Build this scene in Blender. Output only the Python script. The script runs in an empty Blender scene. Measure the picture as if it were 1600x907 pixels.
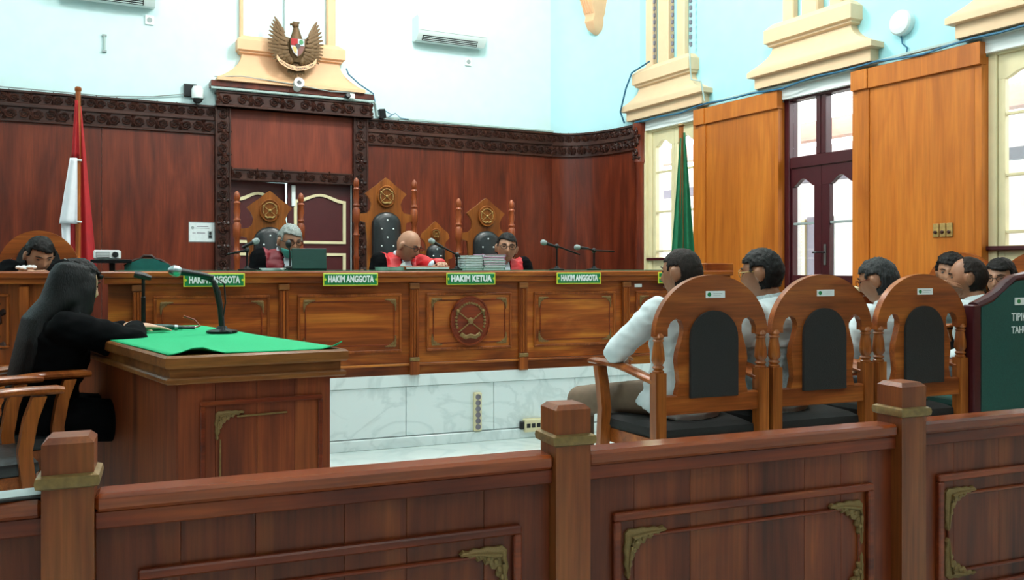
import bpy, bmesh, math, random
from mathutils import Vector, Matrix, Euler, noise
random.seed(7)
SC = bpy.context.scene
COL = SC.collection
PI = math.pi
R = math.radians

# ------------------------------------------------------------------ camera, world, light, exposure
cam_d = bpy.data.cameras.new('camera'); cam = bpy.data.objects.new('camera', cam_d); COL.objects.link(cam)
cam.location = (0, 0, 1.2); cam.rotation_euler = (R(90), 0, R(-21.7))
cam_d.sensor_width = 36; cam_d.lens = 36 * 1350 / 1600; cam_d.shift_y = -35.5 / 1600
cam_d.clip_start = .05; cam_d.clip_end = 200
SC.camera = cam
W = bpy.data.worlds.new('world'); SC.world = W; W.use_nodes = True
wb = W.node_tree.nodes['Background']; wb.inputs[0].default_value = (.93, .97, 1, 1); wb.inputs[1].default_value = 8
SC.view_settings.view_transform = 'Standard'; SC.view_settings.look = 'None'
SC.view_settings.gamma = 1; SC.view_settings.use_curve_mapping = False
SC.view_settings.exposure = 0.0
try:
    SC.cycles.use_denoising = True
    SC.cycles.max_bounces = 8; SC.cycles.diffuse_bounces = 5; SC.cycles.transparent_max_bounces = 12
    SC.cycles.caustics_reflective = False; SC.cycles.caustics_refractive = False
    SC.cycles.sample_clamp_indirect = 6
except Exception: pass
ADDED_LAMPS = [(2.4, 6.6, 5.2, 350), (1.2, 3.2, 5.4, 170), (-.6, 6.0, 5.2, 150), (3.2, 4.2, 5.4, 150), (1.0, -.6, 5.4, 150)]  # unseen lamps added overhead, strongest near the back wall to brighten it
LAMP_COLOR = (1, .985, .95)

# ------------------------------------------------------------------ frames of the walls
FB = Matrix.Translation((2.949, 9.374, 0)) @ Matrix.Rotation(R(5), 4, 'Z')         # back wall: x right, y into wall
FR = Matrix.Translation((5.0497, 7.537, 0)) @ Matrix.Rotation(R(-83.5), 4, 'Z')    # right wall: x towards camera, y outside
FW = Matrix.Identity(4)

# ------------------------------------------------------------------ mesh helpers
class MB:
    def __init__(s): s.v = []; s.f = []
    def add(s, vs, fs, M=None):
        k = len(s.v)
        s.v += [tuple(M @ Vector(p)) if M is not None else tuple(p) for p in vs]
        s.f += [tuple(i + k for i in f) for f in fs]
        return s
    def box(s, x0, x1, y0, y1, z0, z1, c=0, M=None):
        if x0 > x1: x0, x1 = x1, x0
        if y0 > y1: y0, y1 = y1, y0
        if z0 > z1: z0, z1 = z1, z0
        lo = (x0, y0, z0); hi = (x1, y1, z1)
        c = min(c, .45 * min(x1 - x0, y1 - y0, z1 - z0))
        if c <= 0:
            vs = [(x, y, z) for x in (x0, x1) for y in (y0, y1) for z in (z0, z1)]
            fs = [(0, 1, 3, 2), (4, 6, 7, 5), (0, 4, 5, 1), (2, 3, 7, 6), (0, 2, 6, 4), (1, 5, 7, 3)]
            return s.add(vs, fs, M)
        vs = []; ix = {}
        for sg in [(a, b, d) for a in (0, 1) for b in (0, 1) for d in (0, 1)]:
            for ax in range(3):
                p = []
                for k in range(3):
                    q = hi[k] if sg[k] else lo[k]
                    if k != ax: q += -c if sg[k] else c
                    p.append(q)
                ix[sg, ax] = len(vs); vs.append(p)
        fs = []
        for ax in range(3):
            o = [k for k in range(3) if k != ax]
            for e in (0, 1):
                q = []
                for a, b in ((0, 0), (1, 0), (1, 1), (0, 1)):
                    g = [0, 0, 0]; g[ax] = e; g[o[0]] = a; g[o[1]] = b; q.append(ix[tuple(g), ax])
                fs.append(q)
            for a in (0, 1):
                for b in (0, 1):
                    g0 = [0, 0, 0]; g1 = [0, 0, 0]
                    for g in (g0, g1): g[o[0]] = a; g[o[1]] = b
                    g1[ax] = 1; g0 = tuple(g0); g1 = tuple(g1)
                    fs.append((ix[g0, o[0]], ix[g1, o[0]], ix[g1, o[1]], ix[g0, o[1]]))
        for sg in [(a, b, d) for a in (0, 1) for b in (0, 1) for d in (0, 1)]:
            fs.append(tuple(ix[sg, k] for k in range(3)))
        return s.add(vs, fs, M)
    def prism(s, poly, y0, y1, M=None):          # polygon in x,z extruded along y
        n = len(poly)
        vs = [(x, y0, z) for x, z in poly] + [(x, y1, z) for x, z in poly]
        fs = [tuple(range(n)), tuple(range(2 * n - 1, n - 1, -1))]
        fs += [(i, (i + 1) % n, n + (i + 1) % n, n + i) for i in range(n)]
        return s.add(vs, fs, M)
    def hprism(s, poly, z0, z1, M=None):         # polygon in x,y extruded along z
        n = len(poly)
        vs = [(x, y, z0) for x, y in poly] + [(x, y, z1) for x, y in poly]
        fs = [tuple(range(n)), tuple(range(2 * n - 1, n - 1, -1))]
        fs += [(i, (i + 1) % n, n + (i + 1) % n, n + i) for i in range(n)]
        return s.add(vs, fs, M)
    def loft(s, rings, closed=False, M=None):
        n = len(rings[0]); vs = [p for r in rings for p in r]; fs = []
        m = len(rings)
        for j in range(m if closed else m - 1):
            for i in range(n):
                a, b = j * n + i, j * n + (i + 1) % n
                k = (j + 1) % m
                fs.append((a, b, k * n + (i + 1) % n, k * n + i))
        if not closed:
            fs.append(tuple(range(n - 1, -1, -1))); fs.append(tuple(range((m - 1) * n, m * n)))
        return s.add(vs, fs, M)
    def tube(s, pts, r, n=8, closed=False, ref=None, M=None):
        pts = [Vector(p) for p in pts]; m = len(pts); rings = []
        for i, p in enumerate(pts):
            if closed: t = pts[(i + 1) % m] - pts[i - 1]
            else: t = pts[min(i + 1, m - 1)] - pts[max(i - 1, 0)]
            t.normalize()
            rf = Vector(ref) if ref else (Vector((0, 0, 1)) if abs(t.z) < .9 else Vector((1, 0, 0)))
            sx = (rf - t * rf.dot(t)).normalized(); sy = t.cross(sx)
            rr = r[i] if isinstance(r, (list, tuple)) else r
            if not isinstance(rr, (list, tuple)): rr = (rr, rr)
            rings.append([p + sx * (math.cos(2 * PI * k / n) * rr[0]) + sy * (math.sin(2 * PI * k / n) * rr[1]) for k in range(n)])
        return s.loft(rings, closed, M)
    def lathe(s, prof, n=16, M=None):
        rings = [[(r * math.cos(2 * PI * k / n), r * math.sin(2 * PI * k / n), z) for k in range(n)] for r, z in prof]
        return s.loft(rings, False, M)
    def ell(s, c, r, n=16, m=10, M=None):
        if not isinstance(r, (list, tuple)): r = (r, r, r)
        rings = []
        for j in range(m + 1):
            a = -PI / 2 + PI * j / m
            q = max(math.cos(a), .02)
            rings.append([(c[0] + r[0] * q * math.cos(2 * PI * k / n), c[1] + r[1] * q * math.sin(2 * PI * k / n), c[2] + r[2] * math.sin(a)) for k in range(n)])
        return s.loft(rings, False, M)
    def mesh(s, name, ang=35):
        me = bpy.data.meshes.new(name); me.from_pydata(s.v, [], s.f)
        bm = bmesh.new(); bm.from_mesh(me); bmesh.ops.recalc_face_normals(bm, faces=bm.faces); bm.to_mesh(me); bm.free()
        if ang:
            me.polygons.foreach_set('use_smooth', [True] * len(me.polygons))
            me.set_sharp_from_angle(angle=R(ang))
        return me

def link(name, me, mat=None, parent=None, loc=None, rot=None):
    o = bpy.data.objects.new(name, me); COL.objects.link(o)
    if mat is not None and me is not None and not me.materials: me.materials.append(mat)
    if parent is not None: o.parent = parent
    if loc is not None: o.location = loc
    if rot is not None: o.rotation_euler = rot
    return o
def obj(name, mb, mat, parent=None, loc=None, rot=None, ang=35):
    return link(name, mb.mesh(name, ang), mat, parent, loc, rot)
def tag(o, label, cat, group=None, kind=None):
    if label: o['label'] = label
    if cat: o['category'] = cat
    if group: o['group'] = group
    if kind: o['kind'] = kind
    return o
def thing(name, label, cat, loc=(0, 0, 0), rz=0, group=None, F=None):
    o = bpy.data.objects.new(name, None); COL.objects.link(o); o.empty_display_size = .1
    if F is not None: o.matrix_world = F @ Matrix.Translation(loc) @ Matrix.Rotation(rz, 4, 'Z')
    else: o.location = loc; o.rotation_euler = (0, 0, rz)
    return tag(o, label, cat, group)
def struct(name, mb, mat, F=None, label=None, parent=None):
    o = obj(name, mb, mat, parent)
    if F is not None: o.matrix_world = F.copy()
    if parent is None: o['kind'] = 'structure'
    if label: o['label'] = label
    return o
def sempty(name, F, label=None):
    o = bpy.data.objects.new(name, None); COL.objects.link(o); o.matrix_world = F.copy(); o['kind'] = 'structure'
    if label: o['label'] = label
    return o
def copy_tree(o, parent=None):
    c = o.copy(); COL.objects.link(c); c.parent = parent
    for ch in list(o.children): copy_tree(ch, c)
    return c
def B(*a, **k): return MB().box(*a, **k)
def arc(cx, cz, rx, rz, a0, a1, n):
    return [(cx + rx * math.cos(R(a0 + (a1 - a0) * i / n)), cz + rz * math.sin(R(a0 + (a1 - a0) * i / n))) for i in range(n + 1)]
def text_mesh(txt, size, depth=.002, bold=.0, xscale=1.0, align='CENTER'):
    cu = bpy.data.curves.new('lettering', 'FONT'); cu.body = txt; cu.size = size; cu.extrude = depth; cu.offset = bold
    cu.align_x = align; cu.align_y = 'CENTER'; cu.resolution_u = 2
    t = bpy.data.objects.new('lettering', cu); COL.objects.link(t)
    me = bpy.data.meshes.new_from_object(t.evaluated_get(bpy.context.evaluated_depsgraph_get()))
    bpy.data.objects.remove(t)
    if xscale != 1: me.transform(Matrix.Diagonal((xscale, 1, 1, 1)))
    me.transform(Matrix.Rotation(R(90), 4, 'X'))        # reads in x,z facing -y
    return me

# ------------------------------------------------------------------ materials
def hexc(h):
    h = h.lstrip('#'); o = []
    for i in (0, 2, 4):
        c = int(h[i:i + 2], 16) / 255; o.append(c / 12.92 if c <= .04045 else ((c + .055) / 1.055) ** 2.4)
    return (*o, 1)
def newmat(name):
    m = bpy.data.materials.new(name); m.use_nodes = True
    nt = m.node_tree; return m, nt, nt.nodes['Principled BSDF']
def setp(b, **k):
    for n, v in k.items():
        n = n.replace('_', ' ')
        if n in b.inputs: b.inputs[n].default_value = v
def plain(name, h, rough=.6, var=.06, scale=30, bump=0, metal=0, coat=0, spec=.5):
    m, nt, b = newmat(name); N = nt.nodes; L = nt.links
    tc = N.new('ShaderNodeTexCoord'); no = N.new('ShaderNodeTexNoise'); no.inputs['Scale'].default_value = scale; no.inputs['Detail'].default_value = 4
    L.new(tc.outputs['Object'], no.inputs['Vector'])
    rp = N.new('ShaderNodeValToRGB'); c = hexc(h)
    rp.color_ramp.elements[0].position = .3; rp.color_ramp.elements[1].position = .7
    rp.color_ramp.elements[0].color = (*[x * (1 - var) for x in c[:3]], 1); rp.color_ramp.elements[1].color = (*[min(1, x * (1 + var)) for x in c[:3]], 1)
    L.new(no.outputs['Fac'], rp.inputs['Fac']); L.new(rp.outputs['Color'], b.inputs['Base Color'])
    setp(b, Roughness=rough, Metallic=metal, Coat_Weight=coat, Specular_IOR_Level=spec)
    if bump:
        bp = N.new('ShaderNodeBump'); bp.inputs['Strength'].default_value = bump; bp.inputs['Distance'].default_value = .004
        L.new(no.outputs['Fac'], bp.inputs['Height']); L.new(bp.outputs['Normal'], b.inputs['Normal'])
    return m
def wood(name, dark, mid, light, grain='x', scale=1.0, rough=.28, coat=.3, streak=.55, rnd=.25, big=1.0):
    m, nt, b = newmat(name); N = nt.nodes; L = nt.links
    tc = N.new('ShaderNodeTexCoord'); oi = N.new('ShaderNodeObjectInfo')
    sh = N.new('ShaderNodeVectorMath'); sh.operation = 'SCALE'; sh.inputs[0].default_value = (3.7, 5.1, 4.3)
    L.new(oi.outputs['Random'], sh.inputs['Scale'])
    ad = N.new('ShaderNodeVectorMath'); L.new(tc.outputs['Object'], ad.inputs[0]); L.new(sh.outputs['Vector'], ad.inputs[1])
    def mapped(along, across):
        mp = N.new('ShaderNodeMapping')
        mp.inputs['Scale'].default_value = [along if ax == grain else across for ax in 'xyz']
        L.new(ad.outputs['Vector'], mp.inputs['Vector']); return mp
    n1 = N.new('ShaderNodeTexNoise'); n1.inputs['Scale'].default_value = 1; n1.inputs['Detail'].default_value = 5; n1.inputs['Distortion'].default_value = 1.2
    L.new(mapped(1.1 * scale, 7.5 * scale * big).outputs['Vector'], n1.inputs['Vector'])
    n2 = N.new('ShaderNodeTexNoise'); n2.inputs['Scale'].default_value = 1; n2.inputs['Detail'].default_value = 6
    L.new(mapped(4 * scale, 110 * scale).outputs['Vector'], n2.inputs['Vector'])
    rp = N.new('ShaderNodeValToRGB'); e = rp.color_ramp.elements
    e[0].position = .28; e[0].color = hexc(dark); e[1].position = .72; e[1].color = hexc(light)
    q = e.new(.5); q.color = hexc(mid)
    L.new(n1.outputs['Fac'], rp.inputs['Fac'])
    mr = N.new('ShaderNodeMapRange'); mr.inputs['From Min'].default_value = .3; mr.inputs['From Max'].default_value = .7
    mr.inputs['To Min'].default_value = 1 - streak; mr.inputs['To Max'].default_value = 1.12
    L.new(n2.outputs['Fac'], mr.inputs['Value'])
    hs = N.new('ShaderNodeHueSaturation'); L.new(rp.outputs['Color'], hs.inputs['Color'])
    m2 = N.new('ShaderNodeMapRange'); m2.inputs['To Min'].default_value = 1 - rnd; m2.inputs['To Max'].default_value = 1 + rnd
    L.new(oi.outputs['Random'], m2.inputs['Value'])
    mu = N.new('ShaderNodeMath'); mu.operation = 'MULTIPLY'; L.new(mr.outputs['Result'], mu.inputs[0]); L.new(m2.outputs['Result'], mu.inputs[1])
    L.new(mu.outputs[0], hs.inputs['Value']); L.new(hs.outputs['Color'], b.inputs['Base Color'])
    bp = N.new('ShaderNodeBump'); bp.inputs['Strength'].default_value = .08; bp.inputs['Distance'].default_value = .003
    L.new(n2.outputs['Fac'], bp.inputs['Height']); L.new(bp.outputs['Normal'], b.inputs['Normal'])
    setp(b, Roughness=rough + .1, Coat_Weight=coat * .35, Coat_Roughness=.12, Specular_IOR_Level=.3)
    return m
def marble(name, base, vein, rough=.12, scale=2.2):
    m, nt, b = newmat(name); N = nt.nodes; L = nt.links
    tc = N.new('ShaderNodeTexCoord'); n1 = N.new('ShaderNodeTexNoise'); n1.inputs['Scale'].default_value = scale; n1.inputs['Detail'].default_value = 8; n1.inputs['Distortion'].default_value = 2.2
    L.new(tc.outputs['Object'], n1.inputs['Vector'])
    rp = N.new('ShaderNodeValToRGB'); e = rp.color_ramp.elements
    e[0].position = .44; e[0].color = hexc(base); e[1].position = .56; e[1].color = hexc(base)
    q = e.new(.5); q.color = hexc(vein)
    L.new(n1.outputs['Fac'], rp.inputs['Fac']); L.new(rp.outputs['Color'], b.inputs['Base Color']); setp(b, Roughness=rough)
    return m
def glassmat(name, tint=(1, 1, 1, 1), refl=.05):
    m = bpy.data.materials.new(name); m.use_nodes = True; nt = m.node_tree; N = nt.nodes; L = nt.links
    N.remove(N['Principled BSDF']); out = N['Material Output']
    t = N.new('ShaderNodeBsdfTransparent'); t.inputs[0].default_value = tint
    g = N.new('ShaderNodeBsdfGlossy'); g.inputs['Roughness'].default_value = .02
    mx = N.new('ShaderNodeMixShader'); mx.inputs[0].default_value = refl
    L.new(t.outputs[0], mx.inputs[1]); L.new(g.outputs[0], mx.inputs[2]); L.new(mx.outputs[0], out.inputs[0])
    return m
def emit(name, c, s):
    m, nt, b = newmat(name); setp(b, Base_Color=c, Emission_Color=c, Emission_Strength=s); return m

def hairmat(name, h, rough=.5, var=.6):
    m, nt, b = newmat(name); N = nt.nodes; L = nt.links
    tc = N.new('ShaderNodeTexCoord'); mp = N.new('ShaderNodeMapping'); mp.inputs['Scale'].default_value = (170, 170, 9)
    no = N.new('ShaderNodeTexNoise'); no.inputs['Scale'].default_value = 1; no.inputs['Detail'].default_value = 3; no.inputs['Distortion'].default_value = .6
    L.new(tc.outputs['Object'], mp.inputs['Vector']); L.new(mp.outputs['Vector'], no.inputs['Vector'])
    rp = N.new('ShaderNodeValToRGB'); c = hexc(h)
    rp.color_ramp.elements[0].position = .35; rp.color_ramp.elements[0].color = (*[x * (1 - var) for x in c[:3]], 1)
    rp.color_ramp.elements[1].position = .68; rp.color_ramp.elements[1].color = (*[min(1, x * (1 + var)) for x in c[:3]], 1)
    L.new(no.outputs['Fac'], rp.inputs['Fac']); L.new(rp.outputs['Color'], b.inputs['Base Color'])
    bp = N.new('ShaderNodeBump'); bp.inputs['Strength'].default_value = .8; bp.inputs['Distance'].default_value = .004
    L.new(no.outputs['Fac'], bp.inputs['Height']); L.new(bp.outputs['Normal'], b.inputs['Normal'])
    setp(b, Roughness=rough, Specular_IOR_Level=.25); return m

M = {}
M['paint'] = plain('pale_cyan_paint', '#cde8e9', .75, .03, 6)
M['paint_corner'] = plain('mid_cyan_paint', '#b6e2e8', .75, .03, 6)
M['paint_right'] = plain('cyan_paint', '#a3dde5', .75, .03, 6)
M['ceiling'] = plain('white_paint', '#e6efee', .8, .02, 4)
M['beige'] = plain('beige_plaster', '#e2b187', .6, .03, 8)
M['beige_r'] = plain('sand_plaster', '#d9bb96', .6, .03, 8)
M['mahogany'] = wood('mahogany_veneer', '#43170b', '#5c2210', '#722f17', 'z', .8, .3, .35, .25, .08)
M['redwood'] = wood('red_veneer', '#5a2011', '#6b2a16', '#7a331c', 'z', .8, .4, .15, .2, .05)
M['carved'] = wood('dark_carved_wood', '#28120b', '#381a11', '#4a281b', 'x', 1, .35, .2, .3, .05)
M['bench'] = wood('figured_teak', '#54220b', '#8f4616', '#bb7129', 'x', .9, .25, .35, .3, .14)
M['bench_v'] = wood('teak_upright', '#6b3010', '#8a4517', '#a85a22', 'z', 1, .28, .3, .3, .1)
M['rail'] = wood('rail_wood', '#521c0c', '#772f14', '#91431c', 'x', 1, .28, .35, .3, .1)
M['rail_v'] = wood('rail_plank_wood', '#471a0b', '#6b2c13', '#84401c', 'z', .9, .32, .25, .3, .18)
M['table_v'] = wood('table_plank_wood', '#5a2410', '#7a3616', '#924a1e', 'z', .9, .45, .0, .3, .18)
M['rail_top'] = wood('glossy_rail_wood', '#571f0d', '#7d3416', '#984a20', 'x', 1, .08, 1.4, .3, .08)
M['rail_post'] = wood('post_wood', '#632b12', '#7f3f1b', '#935225', 'z', 1, .25, .4, .3, .08)
M['table_h'] = wood('table_edge_wood', '#5a3114', '#7d4a22', '#93602f', 'x', 1, .3, .25, .3, .1)
M['chair'] = wood('chair_wood', '#6a3010', '#8f4a1c', '#ab6229', 'x', 1.1, .22, .4, .3, .1)
M['chair_v'] = wood('chair_post_wood', '#6e3412', '#93501f', '#a9622a', 'z', 1.1, .22, .4, .3, .1)
M['throne'] = wood('carved_honey_wood', '#6e3712', '#8c4e1b', '#a06026', 'z', 1.2, .25, .35, .3, .12)
M['throne_post'] = wood('red_turned_wood', '#6e2f16', '#8a4220', '#a2552e', 'z', 1.2, .22, .4, .3, .1)
M['pier'] = wood('honey_plywood', '#9c5415', '#ae621b', '#bc6f24', 'z', .7, .35, .2, .14, .05)
M['maroon'] = plain('maroon_paint', '#3d0f16', .35, .08, 12)
M['doorred'] = plain('oxblood_paint', '#451518', .4, .08, 10)
M['cream'] = plain('cream_paint', '#d9cfa6', .45, .04, 10)
M['marble'] = marble('white_marble', '#dfeaea', '#cfdcdc')
M['floor'] = marble('floor_marble', '#dbe6e3', '#ccd9d8', .12, 1.2)
M['grout'] = plain('grey_joint', '#6f7a76', .8)
M['white'] = plain('white_plastic', '#e4ebea', .4, .02)
M['ac'] = plain('air_conditioner_plastic', '#cfdcda', .4, .02)
M['grey'] = plain('grey_plastic', '#8f9c9b', .5, .04)
M['black'] = plain('black_plastic', '#0f1213', .4, .1)
M['metalblack'] = plain('black_metal', '#15181a', .35, .1, metal=.6)
M['steel'] = plain('brushed_steel', '#a3abab', .3, .05, metal=1)
M['leather'] = plain('black_leather', '#1c2022', .35, .15, 60, .3)
M['fabric'] = plain('black_fabric', '#1b1a19', .85, .2, 220, .5)
M['gold'] = plain('dull_gold', '#7f6338', .5, .22, 60, .3, .3)
M['bronze'] = plain('bronze_gilt', '#5e4526', .55, .25, 70, .3, .35)
M['gilt'] = plain('pale_gilt', '#b09257', .4, .2, 60, .2, .4)
M['green_felt'] = plain('green_felt', '#07a268', .85, .05, 90, .2)
M['bench_felt'] = plain('dull_green_felt', '#1d5236', .9, .1, 90)
M['green_sign'] = plain('green_enamel', '#0d7a41', .35, .05)
M['yellow'] = plain('yellow_trim', '#c9cf3a', .5, .05)
M['green_up'] = plain('dark_green_upholstery', '#0b4a42', .75, .12, 120, .3)
M['teal_up'] = plain('teal_leather', '#0d5a52', .4, .1, 40)
M['green_flag'] = plain('green_flag_cloth', '#086a45', .75, .1, 14)
M['red_flag'] = plain('red_flag_cloth', '#a3131a', .7, .1, 14)
M['white_flag'] = plain('white_flag_cloth', '#dfe2e8', .7, .04, 14)
M['pole'] = wood('flag_pole_wood', '#7a3d16', '#95501f', '#a8622c', 'z', 1, .35, .2)
M['laptop'] = plain('dark_green_lid', '#0a3a30', .3, .05)
M['paper'] = plain('paper', '#cfd8d8', .8, .06, 40)
M['paper_pink'] = plain('pink_paper', '#c78fb0', .8, .08, 40)
M['paper_green'] = plain('pale_green_paper', '#8fb7a8', .8, .08, 40)
M['skin'] = plain('skin_brown', '#8f6044', .5, .06, 40)
M['skin2'] = plain('skin_tan', '#a3755a', .5, .06, 40)
M['skin3'] = plain('skin_light', '#c59a80', .5, .05, 40)
M['hair'] = hairmat('black_hair', '#0e0c0b', .6)
M['hair_w'] = hairmat('long_black_hair', '#030304', .6)
M['hair_grey'] = hairmat('grey_hair', '#8d938f', .6, .35)
M['hair_salt'] = hairmat('salt_and_pepper_hair', '#2a2c2d', .6, .7)
M['hair_thin'] = hairmat('cropped_black_hair', '#1f1713', .7, .6)
M['shirt'] = plain('white_cotton', '#c9d6d8', .8, .04, 12, .3)
M['batik'] = plain('grey_blue_cotton', '#aebec0', .8, .2, 90, .3)
M['robe'] = plain('black_robe', '#050608', .9, .2, 25, .3, spec=.08)
M['bib'] = plain('red_satin', '#b8141c', .5, .08, 20)
M['bib_dark'] = plain('crimson_satin', '#7a1020', .5, .08, 20)
M['jabot'] = plain('white_bands', '#c8d2dc', .75, .05, 20)
M['khaki'] = plain('khaki_cloth', '#6d5a48', .8, .1, 30)
M['dark_cloth'] = plain('dark_trousers', '#1d2024', .8, .1, 30)
M['mask'] = plain('teal_mask', '#4fb3a6', .7, .05, 40)
M['eye'] = plain('dark_eye', '#140d0a', .2, .05)
M['lip'] = plain('lips', '#6e3b32', .5, .05)
M['glass'] = glassmat('window_glass')
M['blue_cable'] = plain('blue_cable_sheath', '#1d5f80', .5, .1)
M['conduit'] = plain('grey_conduit', '#9fb4b0', .5, .05)
M['outdoor_white'] = plain('outdoor_whitewash', '#eceae6', .8, .03, 3)
M['soffit'] = plain('pink_soffit_board', '#d7a898', .7, .06, 5)
M['outgrey'] = plain('grey_beam_paint', '#77727c', .6, .05)
M['outground'] = plain('outdoor_paving', '#c9c9c6', .8, .05, 2)
M['added_lamp_glow'] = emit('added_lamp_tube', (.9, 1, .97, 1), 6)

# ------------------------------------------------------------------ the setting
struct('floor', B(-6, 9.5, -4, 13, -.12, 0), M['floor'], label='pale glossy marble floor of the courtroom')
struct('ceiling', B(-6, 9.5, -4, 13, 6.0, 6.15), M['ceiling'])
UL = -6.4
m = MB(); m.box(UL, -2.38, 0, .22, 0, 6); m.box(-1.12, 1.35, 0, .22, 0, 6); m.box(-2.38, -1.12, 0, .22, 2.2, 6)
wall_back = struct('wall_back', m, M['paint'], FB, 'pale cyan upper wall behind the judges')
m = MB(); m.box(-6.2, -6.0, -4.2, 13, 0, 6); wl_ = struct('wall_left', m, M['paint']); struct('panelling', B(-6.0, -5.97, -4, 13, 0, 2.8), M['mahogany'], parent=wl_)
m = MB(); m.box(-6.2, 9.5, -4.2, -4.0, 0, 6); wl_ = struct('wall_rear', m, M['paint']); struct('panelling', B(-6, 9.4, -4.0, -3.97, 0, 2.8), M['mahogany'], parent=wl_)
# corridor behind the double door
m = MB(); m.box(-3.2, -.4, 2.2, 2.3, 0, 3); m.box(-3.3, -3.2, .22, 2.3, 0, 3); m.box(-.4, -.3, .22, 2.3, 0, 3)
struct('wall_corridor', m, M['ceiling'], FB)

def bez(t, off=0.0):
    p0 = FB @ Vector((1.33, 0, 0)); p1 = FB @ Vector((1.88, 0, 0)); p2 = FR @ Vector((-.98, 0, 0))
    p = p0 * (1 - t) ** 2 + p1 * 2 * t * (1 - t) + p2 * t * t
    d = ((p1 - p0) * (1 - t) + (p2 - p1) * t).normalized(); n = Vector((d.y, -d.x, 0))   # into the room
    q = p + n * off; return q
NB = 16
def curved(mb, o0, o1, z0, z1, t0=0, t1=1, n=NB):
    rings = []
    for i in range(n + 1):
        t = t0 + (t1 - t0) * i / n; a = bez(t, o0); b = bez(t, o1)
        rings.append([(a.x, a.y, z0), (b.x, b.y, z0), (b.x, b.y, z1), (a.x, a.y, z1)])
    mb.loft(rings); return mb
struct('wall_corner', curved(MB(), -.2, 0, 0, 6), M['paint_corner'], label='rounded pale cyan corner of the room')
OPEN = [(-.88, 0.0), (1.148, 1.99), (3.084, 3.93), (5.1, 5.95), (7.1, 7.95)]
m = MB(); e = -1.0
mo = MB()
for a, b in OPEN: m.box(e, a, 0, .13, 0, 2.76); mo.box(e, a, .13, .25, 0, 2.76); e = b
m.box(e, 11.6, 0, .13, 0, 2.76); m.box(-1.0, 11.6, 0, .13, 2.76, 6); mo.box(e, 11.6, .13, .25, 0, 2.76); mo.box(-1.0, 11.6, .13, .25, 2.76, 6)
struct('wall_right_exterior', mo, M['outdoor_white'], FR)
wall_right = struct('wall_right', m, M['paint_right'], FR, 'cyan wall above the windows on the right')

# carved scroll ornament -------------------------------------------------------
def scrolls(mb, length, height, fn, flip=0, pitch=None):
    """rows of carved scrolls; fn(s, out, h) -> point"""
    p = pitch or height * .98; n = max(1, int(round(length / p))); p = length / n; rad = height * .44
    for i in range(n):
        c = (i + .5) * p; sg = 1 if (i + flip) % 2 else -1
        pts = []; rr = []
        for k in range(15):
            a = k / 14 * 4.1 * PI; r = rad * (1 - .88 * k / 14)
            pts.append((c + sg * r * math.cos(a) * 1.05, .006 + .010 * k / 14, height / 2 + sg * r * math.sin(a))); rr.append(.013 - .006 * k / 14)
        k0 = len(mb.v); t = MB().tube([Vector(q) for q in pts], [q * height / .13 for q in rr], 5)
        mb.add([fn(*q) for q in t.v], t.f)
        for j in range(3):                                   # leaf tips between the scrolls
            hh = height * (.12 + .38 * j); x0 = c + p * .5 * sg * (1 if j != 1 else .9)
            L = [(x0 - .028 * height / .13, .002, hh), (x0, .016, hh + .02), (x0 + .03 * height / .13, .002, hh + .012), (x0, .002, hh - .03), (x0, .002, hh + .045)]
            mb.add([fn(*q) for q in L], [(0, 3, 1), (3, 2, 1), (2, 4, 1), (4, 0, 1)])
    return mb

# panelling on the back wall ----------------------------------------------------
pan = sempty('wall_panelling_back', FB, 'dark red mahogany panelling with carved friezes behind the judges')
for a, b in ((-5.9, -4.55), (-4.55, -3.55), (-3.55, -2.53), (-.96, .18), (.18, 1.33)):
    obj('panel', B(a + .0015, b - .0015, -.03, 0, .48, 2.53, .002), M['mahogany'], pan)
def frieze(x0, x1):
    f = obj('frieze', MB().box(x0, x1, -.045, 0, 2.53, 2.81).box(x0, x1, -.058, -.045, 2.525, 2.545, .004).box(x0, x1, -.062, -.045, 2.66, 2.70, .006).box(x0, x1, -.065, -.045, 2.79, 2.812, .004), M['carved'], pan)
    for z in (2.548, 2.700):
        c = obj('carving', scrolls(MB(), x1 - x0, .108 if z < 2.6 else .09, lambda s, o, h, z=z: (x0 + s, -.045 - o, z + h)), M['carved'], f); c['kind'] = 'stuff'
frieze(-5.2, -2.53); frieze(-.96, 1.33)
# rounded corner panelling in world space
pc = sempty('wall_panelling_corner', FW, 'rounded red mahogany panelling in the corner beside the green flag')
obj('panel', curved(MB(), .0, .03, .48, 2.53, 0, .32), M['mahogany'], pc); obj('panel', curved(MB(), .0, .03, .48, 2.53, .323, 1), M['mahogany'], pc)
f = obj('frieze', curved(curved(curved(curved(MB(), 0, .045, 2.53, 2.81), .045, .058, 2.525, 2.545), .045, .062, 2.66, 2.70), .045, .065, 2.79, 2.812), M['carved'], pc)
CL = 1.62
def bp(s, o, h, z):
    q = bez(min(max(s / CL, 0), 1), .045 + o); return (q.x, q.y, z + h)
for z in (2.548, 2.700):
    c = obj('carving', scrolls(MB(), CL, .108 if z < 2.6 else .09, lambda s, o, h, z=z: bp(s, o, h, z)), M['carved'], f); c['kind'] = 'stuff'
# column at the end of the corner panelling
o = obj('pilaster', MB().lathe([(.07, 0), (.075, .1), (.06, .14), (.06, 2.35), (.075, 2.38), (.068, 2.42), (.07, 2.7), (.085, 2.74), (.085, 2.81)], 16, Matrix.Translation(FR @ Vector((-.95, -.02, 0)))), M['mahogany'], pc)
c = obj('carving', scrolls(MB(), .36, .12, lambda s, oo, h: tuple(FR @ Vector((-1.0 + h, -.085 - oo, 2.42 + s)))), M['carved'], pc); c['kind'] = 'stuff'
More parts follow.
